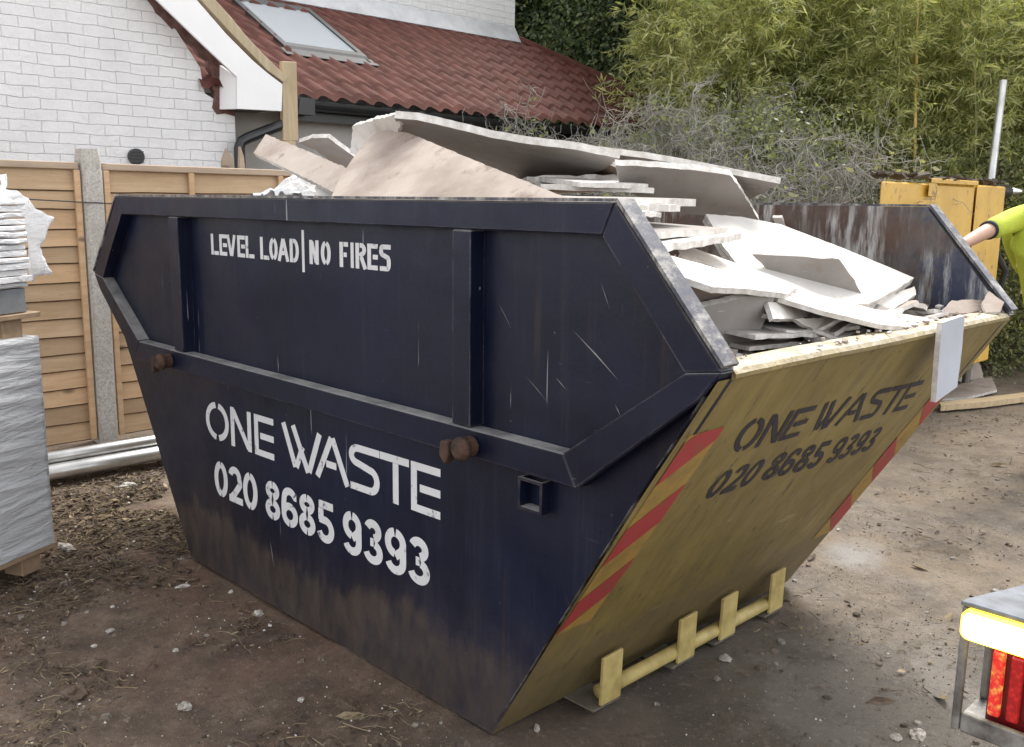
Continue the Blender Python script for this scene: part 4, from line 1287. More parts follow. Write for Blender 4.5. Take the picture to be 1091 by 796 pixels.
slab('tan sheet edge lying low between upright grey offcut and lip', (796, 369, .50), (872, 361, .92), .22, .05, .012, 'paper_tan', 12, .005)
slab('flat white sheet edge packed against the lip, left half', (838, 352, .66), (915, 350, 1.06), .35, .04, .011, 'paper_white', 12, .004)
slab('flat pale sheet edge packed against the lip, right half', (905, 343, 1.02), (985, 338, 1.45), .30, .04, .011, 'paper_white', 12, .004)
slab('brown packed board deep in the middle of the stack', (560, 188, .75), (668, 186, 1.05), .5, -.02, .05, 'brownboard', 12, .012)
# wrapping scraps at the left
def crumple(label, ul, ur, v0, v1, y, mat, name, cat, h=0.06, seed=0):
    a, d = on_y(ul, v1, y), on_y(ur, v1, y)
    t_ = d - a
    n1_, n2_ = 26, 12
    back = Vector((-t_.y, t_.x, 0)).normalized()
    if back.dot(fw) < 0: back = -back
    hh = (on_y((ul + ur) / 2, v0, y) - on_y((ul + ur) / 2, v1, y)).z
    def P(i, j):
        q = i / (n1_ - 1); r_ = j / (n2_ - 1)
        p = a + t_ * q + back * (0.32 * r_)
        e = math.sin(math.pi * min(1, max(0, q))) ** 0.5
        z = hh * e * math.sin(math.pi * (0.12 + 0.8 * r_)) * (0.75 + 0.6 * mnoise.noise((q * 4, r_ * 3, seed)))
        z += 0.035 * mnoise.noise((q * 11, r_ * 6, seed + 4)) 
        return p + Vector((0, 0, max(-0.03, z))) + back * 0.03 * mnoise.noise((q * 8, r_ * 8, seed + 9))
    vs, fs = poly_from_grid(n1_, n2_, P)
    vs = vs + [tuple(Vector(p) - Vector((0, 0, 0.004))) for p in vs]
    n = n1_ * n2_
    fs = fs + [tuple(n + i for i in f[::-1]) for f in fs]
    b = MB(); b.add(vs, fs)
    return tag(b.build(name, M[mat], None, False), label, cat)
crumple('crumpled white plastic lying on the left end of the blue rim', 262, 330, 186, 212, .30, 'polythene', 'plastic_wrapping', 'plastic', seed=1)
crumple('lilac grey crumpled wrapping beside the narrow pale board', 312, 350, 180, 211, .45, 'paper_lilac', 'plastic_wrapping', 'plastic', seed=5)
board('torn white offcut on the blue rim below the narrow pale board', [(338, 192, .28), (356, 196, .3), (340, 209, .2)],
      [(338, 190), (350, 194), (358, 208), (346, 213), (335, 207)], 0.014, 'paper_white', 0.004)

# ================================================================== PALLETS AT THE LEFT
A0 = on_z(58, 578, 0.10)
d1 = Vector((0.137, -0.271, 0)).normalized()       # along the visible face, towards the camera side
d2 = Vector((-d1.y, d1.x, 0)); d2 = d2 if d2.x < 0 else -d2   # away behind
def pal_pt(a, c_, z): return Vector((A0.x, A0.y, 0)) + d1 * a + d2 * c_ + Vector((0, 0, z))
def wrapped_block(name, label, cat, a0, a1, c0, c1, z0, z1, mat, amp, crease, seed):
    """box skinned with a fine grid, pushed in and out like stretched film"""
    b = MB()
    def face(P, nrm, nu, nv):
        def fn(i, j):
            p = P(i / (nu - 1), j / (nv - 1))
            u_, w_ = p.x + p.y, p.z
            edge = min(i / (nu - 1), 1 - i / (nu - 1), 1) * 8
            w = crease * (mnoise.noise((u_ * 3, w_ * 26 + u_ * 5, seed)) * 0.7 + abs(mnoise.noise((u_ * 6, w_ * 48 - u_ * 9, seed + 3))) * 0.7) + amp * mnoise.noise((u_ * 2, w_ * 2, seed))
            w *= max(0.25, min(1.0, 1.2 - 0.12 * edge)) * min(1, min(i, nu - 1 - i) + 0.0) * min(1, min(j, nv - 1 - j))
            return p + nrm * w
        vs, fs = poly_from_grid(nu, nv, fn)
        v0 = Vector(vs[0]); n = (Vector(vs[1]) - v0).cross(Vector(vs[nu]) - v0)
        b.add(vs, fs if n.dot(nrm) > 0 else [f[::-1] for f in fs])
    bulge = 0.03
    face(lambda s, t: pal_pt(a0 + (a1 - a0) * s, c0, z0 + (z1 - z0) * t), -d2, 70, 90)
    face(lambda s, t: pal_pt(a0, c0 + (c1 - c0) * s, z0 + (z1 - z0) * t), -d1, 50, 80)
    face(lambda s, t: pal_pt(a1, c0 + (c1 - c0) * s, z0 + (z1 - z0) * t), d1, 20, 40)
    face(lambda s, t: pal_pt(a0 + (a1 - a0) * s, c1, z0 + (z1 - z0) * t), d2, 20, 40)
    face(lambda s, t: pal_pt(a0 + (a1 - a0) * s, c0 + (c1 - c0) * t, z1), Vector((0, 0, 1)), 40, 30)
    return tag(b.build(name, mat, None, True), label, cat)
def pallet(label, z, top_only=False):
    root = thing('pallet', label, 'pallet', pal_pt(0.5, 0.5, z), 'timber pallets in the wrapped stack')
    for k in range(6):
        b = MB(); c0 = 0.0 + k * 0.18
        b.prism([pal_pt(-0.02, c0, z + 0.078), pal_pt(1.02, c0, z + 0.078), pal_pt(1.02, c0 + 0.10, z + 0.078), pal_pt(-0.02, c0 + 0.10, z + 0.078)], (0, 0, 0.020))
        b.build('deck_board', M['pallet_wood'], root, False, 0.002)
    for a in (0.06, 0.46, 0.86):
        for c_ in (0.02, 0.45, 0.88):
            b = MB().prism([pal_pt(a, c_, z), pal_pt(a + 0.10, c_, z), pal_pt(a + 0.10, c_ + 0.10, z), pal_pt(a, c_ + 0.10, z)], (0, 0, 0.077))
            b.build('block', M['pallet_wood'], root, False, 0.003)
    return root
pallet('timber pallet on the ground under the grey shrink wrapped load', 0.0)
wrapped_block('wrapped_load', 'tall load in wrinkled grey shrink wrap standing on a pallet by the fence', 'wrapped load', 0.0, 1.05, 0.0, 1.0, 0.10, 1.005, M['wrap'], 0.018, 0.012, 3)
pallet('timber pallet resting on top of the grey wrapped load', 1.007)
b = MB()
for k in range(5):
    b.prism([pal_pt(0.03 + k * 0.2, 0.02, 1.107), pal_pt(0.225 + k * 0.2, 0.02, 1.107), pal_pt(0.225 + k * 0.2, 0.95, 1.107), pal_pt(0.03 + k * 0.2, 0.95, 1.107)], (0, 0, 0.10))
tag(b.build('grey_blocks', M['dark_block'], None, False, 0.004), 'dark grey blocks showing under white packs on the upper pallet', 'blocks')
for k in range(14):
    z = 1.21 + k * 0.0255
    rng = random.Random(k)
    j = rng.uniform(-0.008, 0.008)
    b = MB()
    n = 14
    top = []
    fr_ = [pal_pt(0.015 + j + 1.0 * i / n, 0.005 + j + 0.012 * mnoise.noise((i * 0.9, k * 3.1, 0)), z + 0.006 * mnoise.noise((i * 0.7, k * 1.7, 5))) for i in range(n + 1)]
    b.prism(fr_ + [pal_pt(1.01, 0.9, z), pal_pt(0.015 + j, 0.9, z)], (0, 0, 0.021))
    o = b.build('wrapped_pack', M['polythene'], None, False, 0.005)
    tag(o, 'thin white wrapped pack in the pile on the upper pallet', 'pack', 'thin white packs stacked on the upper pallet')
# torn polythene flapping off the corner
def film(label, outl, x_at, seed, amp=0.03):
    rng = random.Random(seed)
    P0 = on_x(*outl[0], x_at)
    n = Vector((0.8, -0.6, 0.1)).normalized()
    pts = [on_plane(u, v, P0, n) for u, v in outl]
    bmm = bmesh.new()
    fpts = []
    for i in range(len(pts)):
        a, d = pts[i], pts[(i + 1) % len(pts)]
        m = max(1, int((d - a).length / 0.015))
        for k in range(m):
            fpts.append(a.lerp(d, k / m) + Vector((0, rng.uniform(-1, 1), rng.uniform(-1, 1))) * 0.004)
    vs = [bmm.verts.new(p) for p in fpts]
    f = bmm.faces.new(vs)
    bmesh.ops.triangulate(bmm, faces=[f])
    for _ in range(4):
        le = [e for e in bmm.edges if e.calc_length() > 0.025]
        if not le: break
        bmesh.ops.subdivide_edges(bmm, edges=le, cuts=1)
        bmesh.ops.triangulate(bmm, faces=[f for f in bmm.faces if len(f.verts) > 3])
    for v in bmm.verts:
        p = v.co
        w = amp * (mnoise.noise((p.x * 7, p.y * 9, p.z * 9 + seed)) + 0.5 * mnoise.noise((p.x * 20, p.y * 20, p.z * 20 + seed)))
        v.co = p + n * w
    me = bpy.data.meshes.new('torn_polythene')
    bmm.to_mesh(me); bmm.free()
    me.materials.append(M['polythene'])
    for p in me.polygons: p.use_smooth = True
    o = bpy.data.objects.new('torn_polythene', me); col.objects.link(o)
    s_ = o.modifiers.new('thickness', 'SOLIDIFY'); s_.thickness = 0.002
    return tag(o, label, 'plastic')
film('torn white polythene flapping from the corner of the white packs', [(20, 203), (30, 212), (40, 224), (57, 232), (50, 245), (47, 256), (42, 262), (46, 272), (57, 292), (44, 294), (37, 294), (36, 300), (31, 298), (30, 260), (26, 230), (14, 208)], -1.62, 4, 0.018)
film('white polythene folded over the top of the white packs', [(0, 186), (8, 186), (7, 196), (6, 202), (18, 203), (24, 210), (10, 214), (0, 216)], -1.50, 9, 0.02)

# ================================================================== STEEL TUBES
for k, (dx, z, r_, y0, y1, lab) in enumerate((
        (0.0, 0.062, 0.045, -0.9, 2.1, 'front galvanised steel tube on the ground between pallets and skip'),
        (-0.10, 0.056, 0.040, -0.8, 2.3, 'galvanised tube on the ground behind the front tube'),
        (-0.055, 0.130, 0.036, -0.85, 2.0, 'uppermost galvanised tube lying on the two ground tubes'))):
    pts = [(-2.56 + dx, y0, z), (-2.56 + dx, y1, z)]
    o = MB().tube(pts, r_, 20).build('steel_tube', M['galv'], None, True)
    tag(o, lab, 'tube', 'galvanised tubes lying by the fence')

# ================================================================== YELLOW MACHINE BEHIND THE SKIP
mach = thing('machine', 'rust chipped yellow steel machine with black hydraulic rams behind the worker', 'machine', (-0.6, 5.7, 0))
mA, mB, mC = on_x(939, 193, 0.0), on_x(1039, 196, 0.0), on_x(1070, 197, 0.0)
mback = Vector((ray(939, 215).x, ray(939, 215).y, 0)).normalized() * 1.1
def mpanel(name, a, d, z0, z1, off=0.0, back=mback, mat='machine_yellow', bev=0.012):
    o_ = Vector((off, 0, 0))
    return MB().prism([Vector((a.x, a.y, z0)) + o_, Vector((d.x, d.y, z0)) + o_, Vector((d.x, d.y, z1)) + o_, Vector((a.x, a.y, z1)) + o_], back, 0).build(name, M[mat], mach, False, bev)
yA, yB, yC = mA.y, mB.y, mC.y
mpanel('body_panel', mA, mB, 0.35, 1.752)
mpanel('side_panel', mB + Vector((0, 0.012, 0)), mC, 0.30, 1.762, 0.012)
mpanel('top_flange', mA + Vector((0, 0.75, 0)), mB, 1.754, 1.79, 0.025, mback * 0.08, 'machine_yellow', 0.005)
mpanel('hinge', mA + Vector((0, 0.70, 0)), mA + Vector((0, 0.84, 0)), 1.66, 1.752, 0.03, mback * 0.02, 'machine_yellow', 0.004)
rng = random.Random(4)
b = MB()
for k in range(60):
    y = rng.uniform(yA, yC); x = rng.uniform(-0.10, 0.0)
    chunk(b, (x, y, 1.775 + rng.uniform(0, 0.03)), rng.uniform(0.02, 0.07), rng, 0)
tag(b.build('caked_dirt', M['bark'], mach), None, None, None, 'stuff')
for z in (1.72, 1.33):
    MB().tube([(-0.15, yC + 0.03, z), (-0.12, yC + 0.42, z + 0.01)], 0.060, 14).build('ram_cylinder', M['black_pvc'], mach, True)
    MB().tube([(-0.12, yC + 0.43, z + 0.01), (-0.10, yC + 0.95, z + 0.02)], 0.030, 12).build('ram_rod', M['chrome'], mach, True)
hose = [(-0.05, yC + 0.05, 1.25), (-0.02, yC + 0.3, 1.05), (-0.05, yC + 0.2, 0.75), (-0.1, yC + 0.4, 0.5)]
MB().tube(hose, 0.03, 8).build('hose', M['black_rubber'], mach, True)
MB().lohi((-1.0, yA + 0.1, 0.12), (-0.25, yC - 0.1, 0.29)).build('undercarriage', M['black_pvc'], mach, False, 0.05)
for y in (yA + 0.45,):
    MB().tube([(-0.95, y, 0.32), (-0.15, y, 0.32)], 0.33, 28).build('wheel', M['black_rubber'], mach, False, 0.03)

# ================================================================== WORKER
def skin_mesh(name, verts, edges, radii, mats, parent=None, sub=2, root=0):
    me = bpy.data.meshes.new(name)
    me.from_pydata([tuple(v) for v in verts], edges, [])
    o = bpy.data.objects.new(name, me)
    col.objects.link(o)
    me.materials.append(mats)
    sk = o.modifiers.new('skin', 'SKIN'); sk.use_smooth_shade = True
    for i, r_ in enumerate(radii):
        r2 = r_ if isinstance(r_, tuple) else (r_, r_)
        me.skin_vertices[0].data[i].radius = r2
        me.skin_vertices[0].data[i].use_root = (i == root)
    s_ = o.modifiers.new('sub', 'SUBSURF'); s_.levels = sub; s_.render_levels = sub
    if parent is not None:
        o.parent = parent; o.matrix_parent_inverse = Matrix.Translation(-parent.location)
    return o
PX = Vector((on_z(1128, 500, 0.0).x, 0, 0)); PX = at_depth(1120, 400, 5.75); PX.z = 0.0
worker = thing('person', 'worker in a hi-vis yellow T-shirt and dark trousers reaching into the skip', 'person', PX)
M['skin'] = simple('skin', (0.42, 0.24, 0.17), (0.52, 0.31, 0.23), 9, 0.55, 0, 0.05)
M['hivis'] = simple('hi_vis_cloth', (0.43, 0.50, 0.03), (0.52, 0.60, 0.07), 7, 0.8, 0, 0.4, 18, 0.02)
M['trousers'] = simple('dark_trousers', (0.018, 0.019, 0.024), (0.034, 0.035, 0.042), 7, 0.85, 0, 0.3, 20, 0.02)
M['tape'] = simple('reflective_tape', (0.55, 0.56, 0.57), (0.66, 0.67, 0.68), 20, 0.3, 0.3, 0)
M['hair'] = simple('brown_hair', (0.03, 0.02, 0.013), (0.07, 0.045, 0.03), 30, 0.6, 0, 0.5)
M['boot'] = simple('work_boots', (0.05, 0.035, 0.022), (0.10, 0.07, 0.045), 20, 0.7, 0, 0.3)
# facing: the worker looks to the picture's left, along -RT
fwdp = Vector((-RT.x, -RT.y, 0)).normalized() * 0.85 + Vector((-fw.x, -fw.y, 0)).normalized() * 0.5
fwdp.normalize()
lat = Vector((0, 0, 1)).cross(fwdp).normalized()      # the worker's left
def W(a, l, z): return PX + fwdp * (a + 0.42 * max(0.0, min(z, 1.46) - 0.92) - 0.25 * max(0.0, z - 1.5) - 0.34 * max(0.0, 0.92 - z)) + lat * l + Vector((0, 0, z))
hand = at_depth(1024, 261, 5.15)
elb = at_depth(1052, 246, 5.35)
shR = at_depth(1094, 229, 5.55)
# which shoulder is nearest: torso hangs from it
bodyv = [W(0, 0, 0.96), W(0.02, 0, 1.18), W(0.03, 0, 1.36), W(0.02, 0, 1.47), W(0.04, 0, 1.53), W(0.06, 0, 1.60), W(0.075, 0, 1.68), W(0.06, 0, 1.755),
         shR, shR.lerp(elb, 0.5), elb, elb.lerp(hand, 0.6), hand,
         W(0.0, -0.20, 1.44), W(-0.20, -0.26, 1.18), W(-0.38, -0.26, 0.98), W(-0.42, -0.25, 0.90),
         W(0.0, 0.10, 0.90), W(0.03, 0.11, 0.50), W(-0.01, 0.11, 0.10), W(0.12, 0.12, 0.05),
         W(0.0, -0.10, 0.90), W(0.05, -0.11, 0.50), W(0.02, -0.12, 0.10), W(0.15, -0.13, 0.05)]
bodye = [(0, 1), (1, 2), (2, 3), (3, 4), (4, 5), (5, 6), (6, 7), (3, 8), (8, 9), (9, 10), (10, 11), (11, 12), (3, 13), (13, 14), (14, 15), (15, 16), (0, 17), (17, 18), (18, 19), (19, 20), (0, 21), (21, 22), (22, 23), (23, 24)]
bodyr = [(.13, .16), (.125, .155), (.13, .165), (.09, .12), .058, .062, (.092, .078), (.085, .07), .062, .052, .044, .038, .028, .06, .046, .038, .028, .088, .06, .045, .04, .088, .06, .045, .04]
skin_mesh('body', bodyv, bodye, bodyr, M['skin'], worker)
# shirt
sv = [W(0, 0, 0.87), W(0.01, 0, 1.05), W(0.02, 0, 1.22), W(0.03, 0, 1.38), W(0.025, 0, 1.475), shR, shR.lerp(elb, 0.55), elb.lerp(hand, -0.02), W(0.0, -0.20, 1.45), W(-0.10, -0.24, 1.32), W(-0.18, -0.255, 1.20)]
sr = [(.165, .195), (.160, .185), (.158, .185), (.16, .19), (.09, .13), .085, .070, .062, .085, .075, .072]
skin_mesh('t_shirt', sv, [(0, 1), (1, 2), (2, 3), (3, 4), (4, 5), (5, 6), (6, 7), (4, 8), (8, 9), (9, 10)], sr, M['hivis'], worker)
tv_ = [W(0, 0, 1.0), W(0.0, 0, 0.90), W(0.0, 0.10, 0.86), W(0.03, 0.11, 0.50), W(-0.01, 0.11, 0.11), W(0.0, -0.10, 0.86), W(0.05, -0.11, 0.50), W(0.02, -0.12, 0.11)]
skin_mesh('trousers', tv_, [(0, 1), (1, 2), (2, 3), (3, 4), (1, 5), (5, 6), (6, 7)], [(.14, .17), (.145, .175), .105, .082, .075, .105, .082, .075], M['trousers'], worker)
for s_, y in ((1, 0.11), (-1, -0.12)):
    skin_mesh('boot', [W(-0.04, y, 0.09), W(0.0, y, 0.055), W(0.10, y, 0.05), W(0.19, y, 0.045)], [(0, 1), (1, 2), (2, 3)], [.06, .055, .052, .04], M['boot'], worker, 2)
# cuff band and reflective tape as rings round the limb
cd_ = (hand - elb).normalized()
MB().tube([elb + cd_ * -0.034, elb + cd_ * -0.006], 0.0535, 18, 0, True).build('sleeve_hem', M['trousers'], worker, True)
def ring(name, c, rx, ry, z0, z1, mat):
    b = MB(); n = 28
    for z in (z0, z1):
        for i in range(n):
            a = 2 * math.pi * i / n
            p = c + fwdp * (rx * math.cos(a)) + lat * (ry * math.sin(a)); b.v.append((p.x, p.y, z))
    for i in range(n):
        b.f.append((i, (i + 1) % n, n + (i + 1) % n, n + i)); b.m.append(0)
    return b.build(name, mat, worker, True)
ring('tape', W(0.010, 0, 1.105) - Vector((0, 0, 1.105)), .150, .172, 1.08, 1.13, M['tape'])
ring('tape', W(0.02, 0, 1.265) - Vector((0, 0, 1.265)), .150, .172, 1.24, 1.29, M['tape'])
# head details
skin_mesh('hair', [W(0.03, 0, 1.80), W(-0.005, 0, 1.75), W(-0.01, 0, 1.68)], [(0, 1), (1, 2)], [(.092, .075), (.095, .085), (.07, .07)], M['hair'], worker)
skin_mesh('nose', [W(0.150, 0, 1.70), W(0.178, 0, 1.665)], [(0, 1)], [.012, .016], M['skin'], worker, 1)
for s_ in (-1, 1):
    MB().tube([W(0.148, s_ * 0.032, 1.703), W(0.160, s_ * 0.032, 1.703)], 0.011, 10).build('eye', M['black_pvc'], worker, True)
    skin_mesh('ear', [W(0.06, s_ * 0.082, 1.70), W(0.055, s_ * 0.088, 1.665)], [(0, 1)], [.016, .012], M['skin'], worker, 1)
MB().box(W(0.150, 0, 1.628), (0.01, 0.05, 0.008), Matrix.Rotation(math.atan2(fwdp.y, fwdp.x), 3, 'Z')).build('mouth', M['boot'], worker)
# hands: palm with four fingers and a thumb
def hand_at(base, dirv, upv, curl):
    dirv = dirv.normalized(); sidev = dirv.cross(upv).normalized(); upv = sidev.cross(dirv)
    vv = [base, base + dirv * 0.05, base + dirv * 0.085]; ee = [(0, 1), (1, 2)]; rr = [(.026, .02), (.036, .016), (.036, .014)]
    for k, (off, ln) in enumerate(((-0.029, .070), (-0.010, .080), (0.010, .074), (0.028, .058))):
        p = base + dirv * 0.085 + sidev * off
        i0 = len(vv); vv.append(p); ee.append((2, i0)); rr.append(.010)
        d = dirv.copy()
        for s_ in range(3):
            d = (d - upv * curl).normalized()
            p = p + d * ln / 3; vv.append(p); ee.append((i0 + s_, i0 + s_ + 1)); rr.append(.0085 - .0008 * s_)
    p = base + dirv * 0.03 - sidev * 0.03; i0 = len(vv)
    vv += [p, p + (dirv - sidev).normalized() * 0.032, p + (dirv * 1.4 - sidev * .7 - upv * .4).normalized() * 0.062]; ee += [(1, i0), (i0, i0 + 1), (i0 + 1, i0 + 2)]; rr += [.013, .011, .009]
    skin_mesh('hand', vv, ee, rr, M['skin'], worker, 2)
hand_at(hand, (hand - elb), Vector((0, 0, 1)), 0.3)
hand_at(W(-0.42, -0.25, 0.90), W(-0.46, -0.25, 0.72) - W(-0.42, -0.25, 0.90), fwdp, -0.35)

# ================================================================== LORRY TAIL LAMP AT THE RIGHT EDGE
LY = -0.1
tail = thing('tail_lamp', 'lorry tail lamp in a grey steel guard with lit amber bar', 'lamp', (2.6, LY, 0.78))
x0, x1, zt, zb = 2.322, 2.62, 0.905, 0.668
bar = 0.015
def lbox(name, a, d, mat, bev=0.003):
    return MB().lohi(a, d).build(name, M[mat], tail, False, bev, 2)
lbox('guard_upright', (x0, LY, zb), (x0 + bar, LY + 0.012, zt - 0.006), 'steel_guard', 0.004)
lbox('guard_bottom', (x0 + bar + 0.001, LY, zb), (x1, LY + 0.012, zb + 0.038), 'steel_guard', 0.004)
lbox('guard_floor', (x0 + 0.004, LY + 0.0125, zb + 0.010), (x1, LY + 0.13, zb + 0.016), 'steel_guard', 0.002)
lbox('guard_upright', (x0 + 0.006, LY + 0.118, zb + 0.017), (x0 + 0.020, LY + 0.130, zt - 0.007), 'steel_guard', 0.003)
b = MB().prism([(x0 - 0.002, LY - 0.003, zt - 0.004), (x1, LY - 0.003, zt - 0.004), (x1, LY + 0.30, zt - 0.004), (x0 + 0.095, LY + 0.30, zt - 0.004), (x0 - 0.001, LY + 0.012, zt - 0.004)], (0, 0, 0.008))
top = b.build('top_plate', M['blue_steel'], tail, False, 0.002)
for p in ((2.425, 0.02), (2.50, 0.12)):
    zz_ = zt + 0.004
    MB().tube([(p[0], p[1], zz_), (p[0], p[1], zz_ + 0.006)], 0.009, 6).build('bolt', M['blue_steel'], tail)
# amber strip lamp under the top plate
def rounded_bar(xa, xb, za, zb_, y, th, r_):
    pts = []
    for (cx, cz, a0) in ((xa + r_, zb_ - r_, 90), (xa + r_, za + r_, 180)):
        for k in range(7):
            a = R(a0 + 15 * k); pts.append((cx + r_ * math.cos(a), y, cz + r_ * math.sin(a)))
    pts += [(xb, y, za), (xb, y, zb_)]
    return MB().prism(pts, (0, th, 0))
rounded_bar(x0 + 0.005, x1, zt - 0.058, zt - 0.005, LY - 0.014, 0.030, 0.014).build('amber_surround', M['amber_rim'], tail, False, 0.003)
rounded_bar(x0 + 0.009, x1 - 0.003, zt - 0.054, zt - 0.009, LY - 0.018, 0.0035, 0.013).build('amber_lens', M['amber_on'], tail)
lbox('lamp_housing', (x0 + 0.045, LY + 0.03, zb + 0.020), (x1, LY + 0.10, zt - 0.066), 'red_body', 0.006)
for k, xa in enumerate((x0 + 0.052, x0 + 0.082, x0 + 0.115, x0 + 0.148, x0 + 0.18)):
    lbox('red_lens', (xa, LY + 0.016, zb + 0.042), (xa + 0.020, LY + 0.0295, zt - 0.075), 'red_lit' if k == 0 else 'red_lens', 0.004)
# the chassis end the guard is bolted to, running out of the picture
lorry = thing('lorry', 'rear chassis of a lorry reaching in from the right edge', 'lorry', (3.6, 0.4, 0))
MB().lohi((x1 + 0.002, LY + 0.02, 0.66), (4.7, LY + 0.16, 0.86)).build('rear_beam', M['steel_guard'], lorry, False, 0.006)
MB().lohi((3.0, LY + 0.162, 0.72), (3.16, 4.5, 0.92)).build('chassis_rail', M['black_pvc'], lorry, False, 0.006)
MB().lohi((4.2, LY + 0.162, 0.72), (4.36, 4.5, 0.92)).build('chassis_rail', M['black_pvc'], lorry, False, 0.006)
for xw in (2.85, 4.25):
    w_ = MB().tube([(xw, 1.75, 0.50), (xw + 0.03, 1.75, 0.50), (xw + 0.27, 1.75, 0.50), (xw + 0.30, 1.75, 0.50)], [0.44, 0.50, 0.50, 0.44], 40).build('wheel', M['black_rubber'], lorry, False)
    MB().tube([(xw - 0.006, 1.75, 0.50), (xw + 0.306, 1.75, 0.50)], 0.27, 28).build('rim', M['steel_guard'], w_)

# ================================================================== LOOSE BITS ON THE GROUND
def flat_piece(label, outl, th, mat, name, cat, lift=0.006, group=None, zlist=None, amp=0.004, edge=None):
    pts = []
    rng = random.Random(len(label))
    for i, (u, v) in enumerate(outl):
        z = (zlist[i] if zlist else 0.0) + lift
        pts.append(on_z(u, v, z))
    n = Vector((0, 0, 0))
    c = sum(pts, Vector()) / len(pts)
    for i in range(len(pts)):
        n += (pts[i] - c).cross(pts[(i + 1) % len(pts)] - c)
    n.normalize()
    if n.z < 0: n = -n
    pts = [p - n * (p - c).dot(n) for p in pts]
    pts = rough_outline(pts, rng, amp)
    pts = [p - n * (p - c).dot(n) for p in pts]
    b = MB(); b.prism([p + n * th for p in pts], -n * th, 0, 1)
    return tag(b.build(name, [M[mat], M[edge or mat]]), label, cat, group)
flat_piece('tan board lying flat on the ground beyond the blue grey offcut', [(985, 428), (1024, 411), (1056, 403), (1062, 418), (1030, 426)], 0.02, 'paper_tan', 'plasterboard_sheet', 'plasterboard', edge='gypsum')
flat_piece('pale timber plank on the ground at the right edge', [(1000, 434), (1048, 429), (1110, 421), (1110, 426), (1050, 434), (1002, 438)], 0.045, 'plank_wood', 'plank', 'timber')
def stand(label, outl, base_uv, mat, th=0.014, lean=0.35):
    g = on_z(*base_uv)
    n = Vector((-fw.x, -fw.y, 0)).normalized() + Vector((0, 0, lean)); n.normalize()
    pts = [on_plane(u, v, g, n) for u, v in outl]
    rng = random.Random(int(base_uv[0]))
    pts = rough_outline(pts, rng, 0.006); pts = [p - n * (p - g).dot(n) for p in pts]
    b = MB(); b.prism(pts, -n * th, 0, 1)
    return tag(b.build('plasterboard_sheet', [M[mat], M['gypsum']]), label, 'plasterboard')
stand('tan broken offcut propped up behind the far skip corner', [(1030, 405), (1031, 388), (1035, 375), (1041, 374), (1045, 390), (1049, 406)], (1038, 406), 'paper_tan')
stand('short white offcut leaning beside the tan broken offcut', [(1020, 405), (1023, 396), (1030, 391), (1032, 399), (1024, 407)], (1026, 406), 'paper_white')
stand('cream offcut leaning right of the tan broken offcut', [(1043, 383), (1050, 374), (1053, 378), (1046, 388)], (1047, 388), 'paper_white')
flat_piece('white edged sheet lying on the ground behind the far skip corner', [(1044, 366), (1062, 358), (1088, 352), (1090, 357), (1064, 366)], 0.03, 'paper_white', 'plasterboard_sheet', 'plasterboard', edge='gypsum')
flat_piece('white crumpled scrap on the far ground near the worker', [(1066, 366), (1078, 361), (1090, 364), (1082, 371)], 0.02, 'paper_white', 'plasterboard_sheet', 'plasterboard', edge='gypsum')
# crumbs of white plaster, each its own
def lump(label, u, v, r_, mat, name, cat, group, seed, flat=0.5):
    rng = random.Random(seed)
    c = on_z(u, v, 0.0)
    bmm = bmesh.new()
    bmesh.ops.create_icosphere(bmm, subdivisions=3, radius=1.0)
    sx, sy = rng.uniform(0.7, 1.6), rng.uniform(0.6, 1.0)
    q = Matrix.Rotation(rng.uniform(0, 6), 3, 'Z')
    for w in bmm.verts:
        p = w.co.copy()
        k = 1 + 0.45 * mnoise.noise((p.x * 1.7 + seed, p.y * 1.7, p.z * 1.7)) + 0.25 * mnoise.noise((p.x * 5, p.y * 5 + seed, p.z * 5))
        p = Vector((p.x * sx, p.y * sy, max(-0.3, p.z * flat))) * k * r_
        w.co = q @ p + Vector((c.x, c.y, gh(c.x, c.y) + r_ * flat * 0.35))
    me = bpy.data.meshes.new(name); bmm.to_mesh(me); bmm.free()
    me.materials.append(M[mat])
    o = bpy.data.objects.new(name, me); col.objects.link(o)
    return tag(o, label, cat, group)
crumbs = [(197, 749, .024, 'flat white plaster lump, largest on the mud in front of the skip'), (275, 650, .022, 'white plaster scrap lying against the foot of the blue side'),
          (195, 622, .018, 'white plaster crumb left of the skip foot'), (70, 584, .040, 'torn white plastic scrap beside the pallet foot'), (117, 667, .016, 'small white crumb on dark mud at the left'),
          (100, 683, .010, 'tiny white crumb on the mud at the left'), (187, 687, .014, 'chalky crumb in the middle of the brown mud'), (220, 671, .010, 'pale crumb right of the middle of the brown mud'),
          (246, 627, .013, 'white crumb close to the skip foot'), (321, 743, .012, 'white crumb among dry stalks near the bottom'), (120, 645, .010, 'grey white crumb at the edge of the litter'),
          (572, 774, .014, 'white crumb at the near bottom corner of the skip'), (700, 745, .010, 'white crumb in front of the yellow foot bar'), (773, 702, .020, 'broken white stone beside the yellow foot bar'),
          (137, 515, .045, 'pale stone lying in front of the galvanised tubes')]
for k, (u, v, r_, lab) in enumerate(crumbs):
    lump(lab, u, v, r_, 'dirty_plaster' if k != 14 else 'concrete', 'plaster_lump' if k != 14 else 'stone', 'plaster' if k != 14 else 'stone', 'white plaster lumps on the mud' if k != 14 else None, k * 7 + 1)
lump('dark muddy clod lying alone on the brown mud', 80, 738, .05, 'ground', 'mud_clod', 'clod', None, 91, 0.55)
lump('dark clod at the foot of the blue side', 372, 752, .035, 'ground', 'mud_clod', 'clod', None, 95, 0.5)
lump('pale broken lump, left one of the heap at the bottom right', 955, 786, .022, 'dirty_plaster', 'plaster_lump', 'plaster', 'white plaster lumps on the mud', 201)
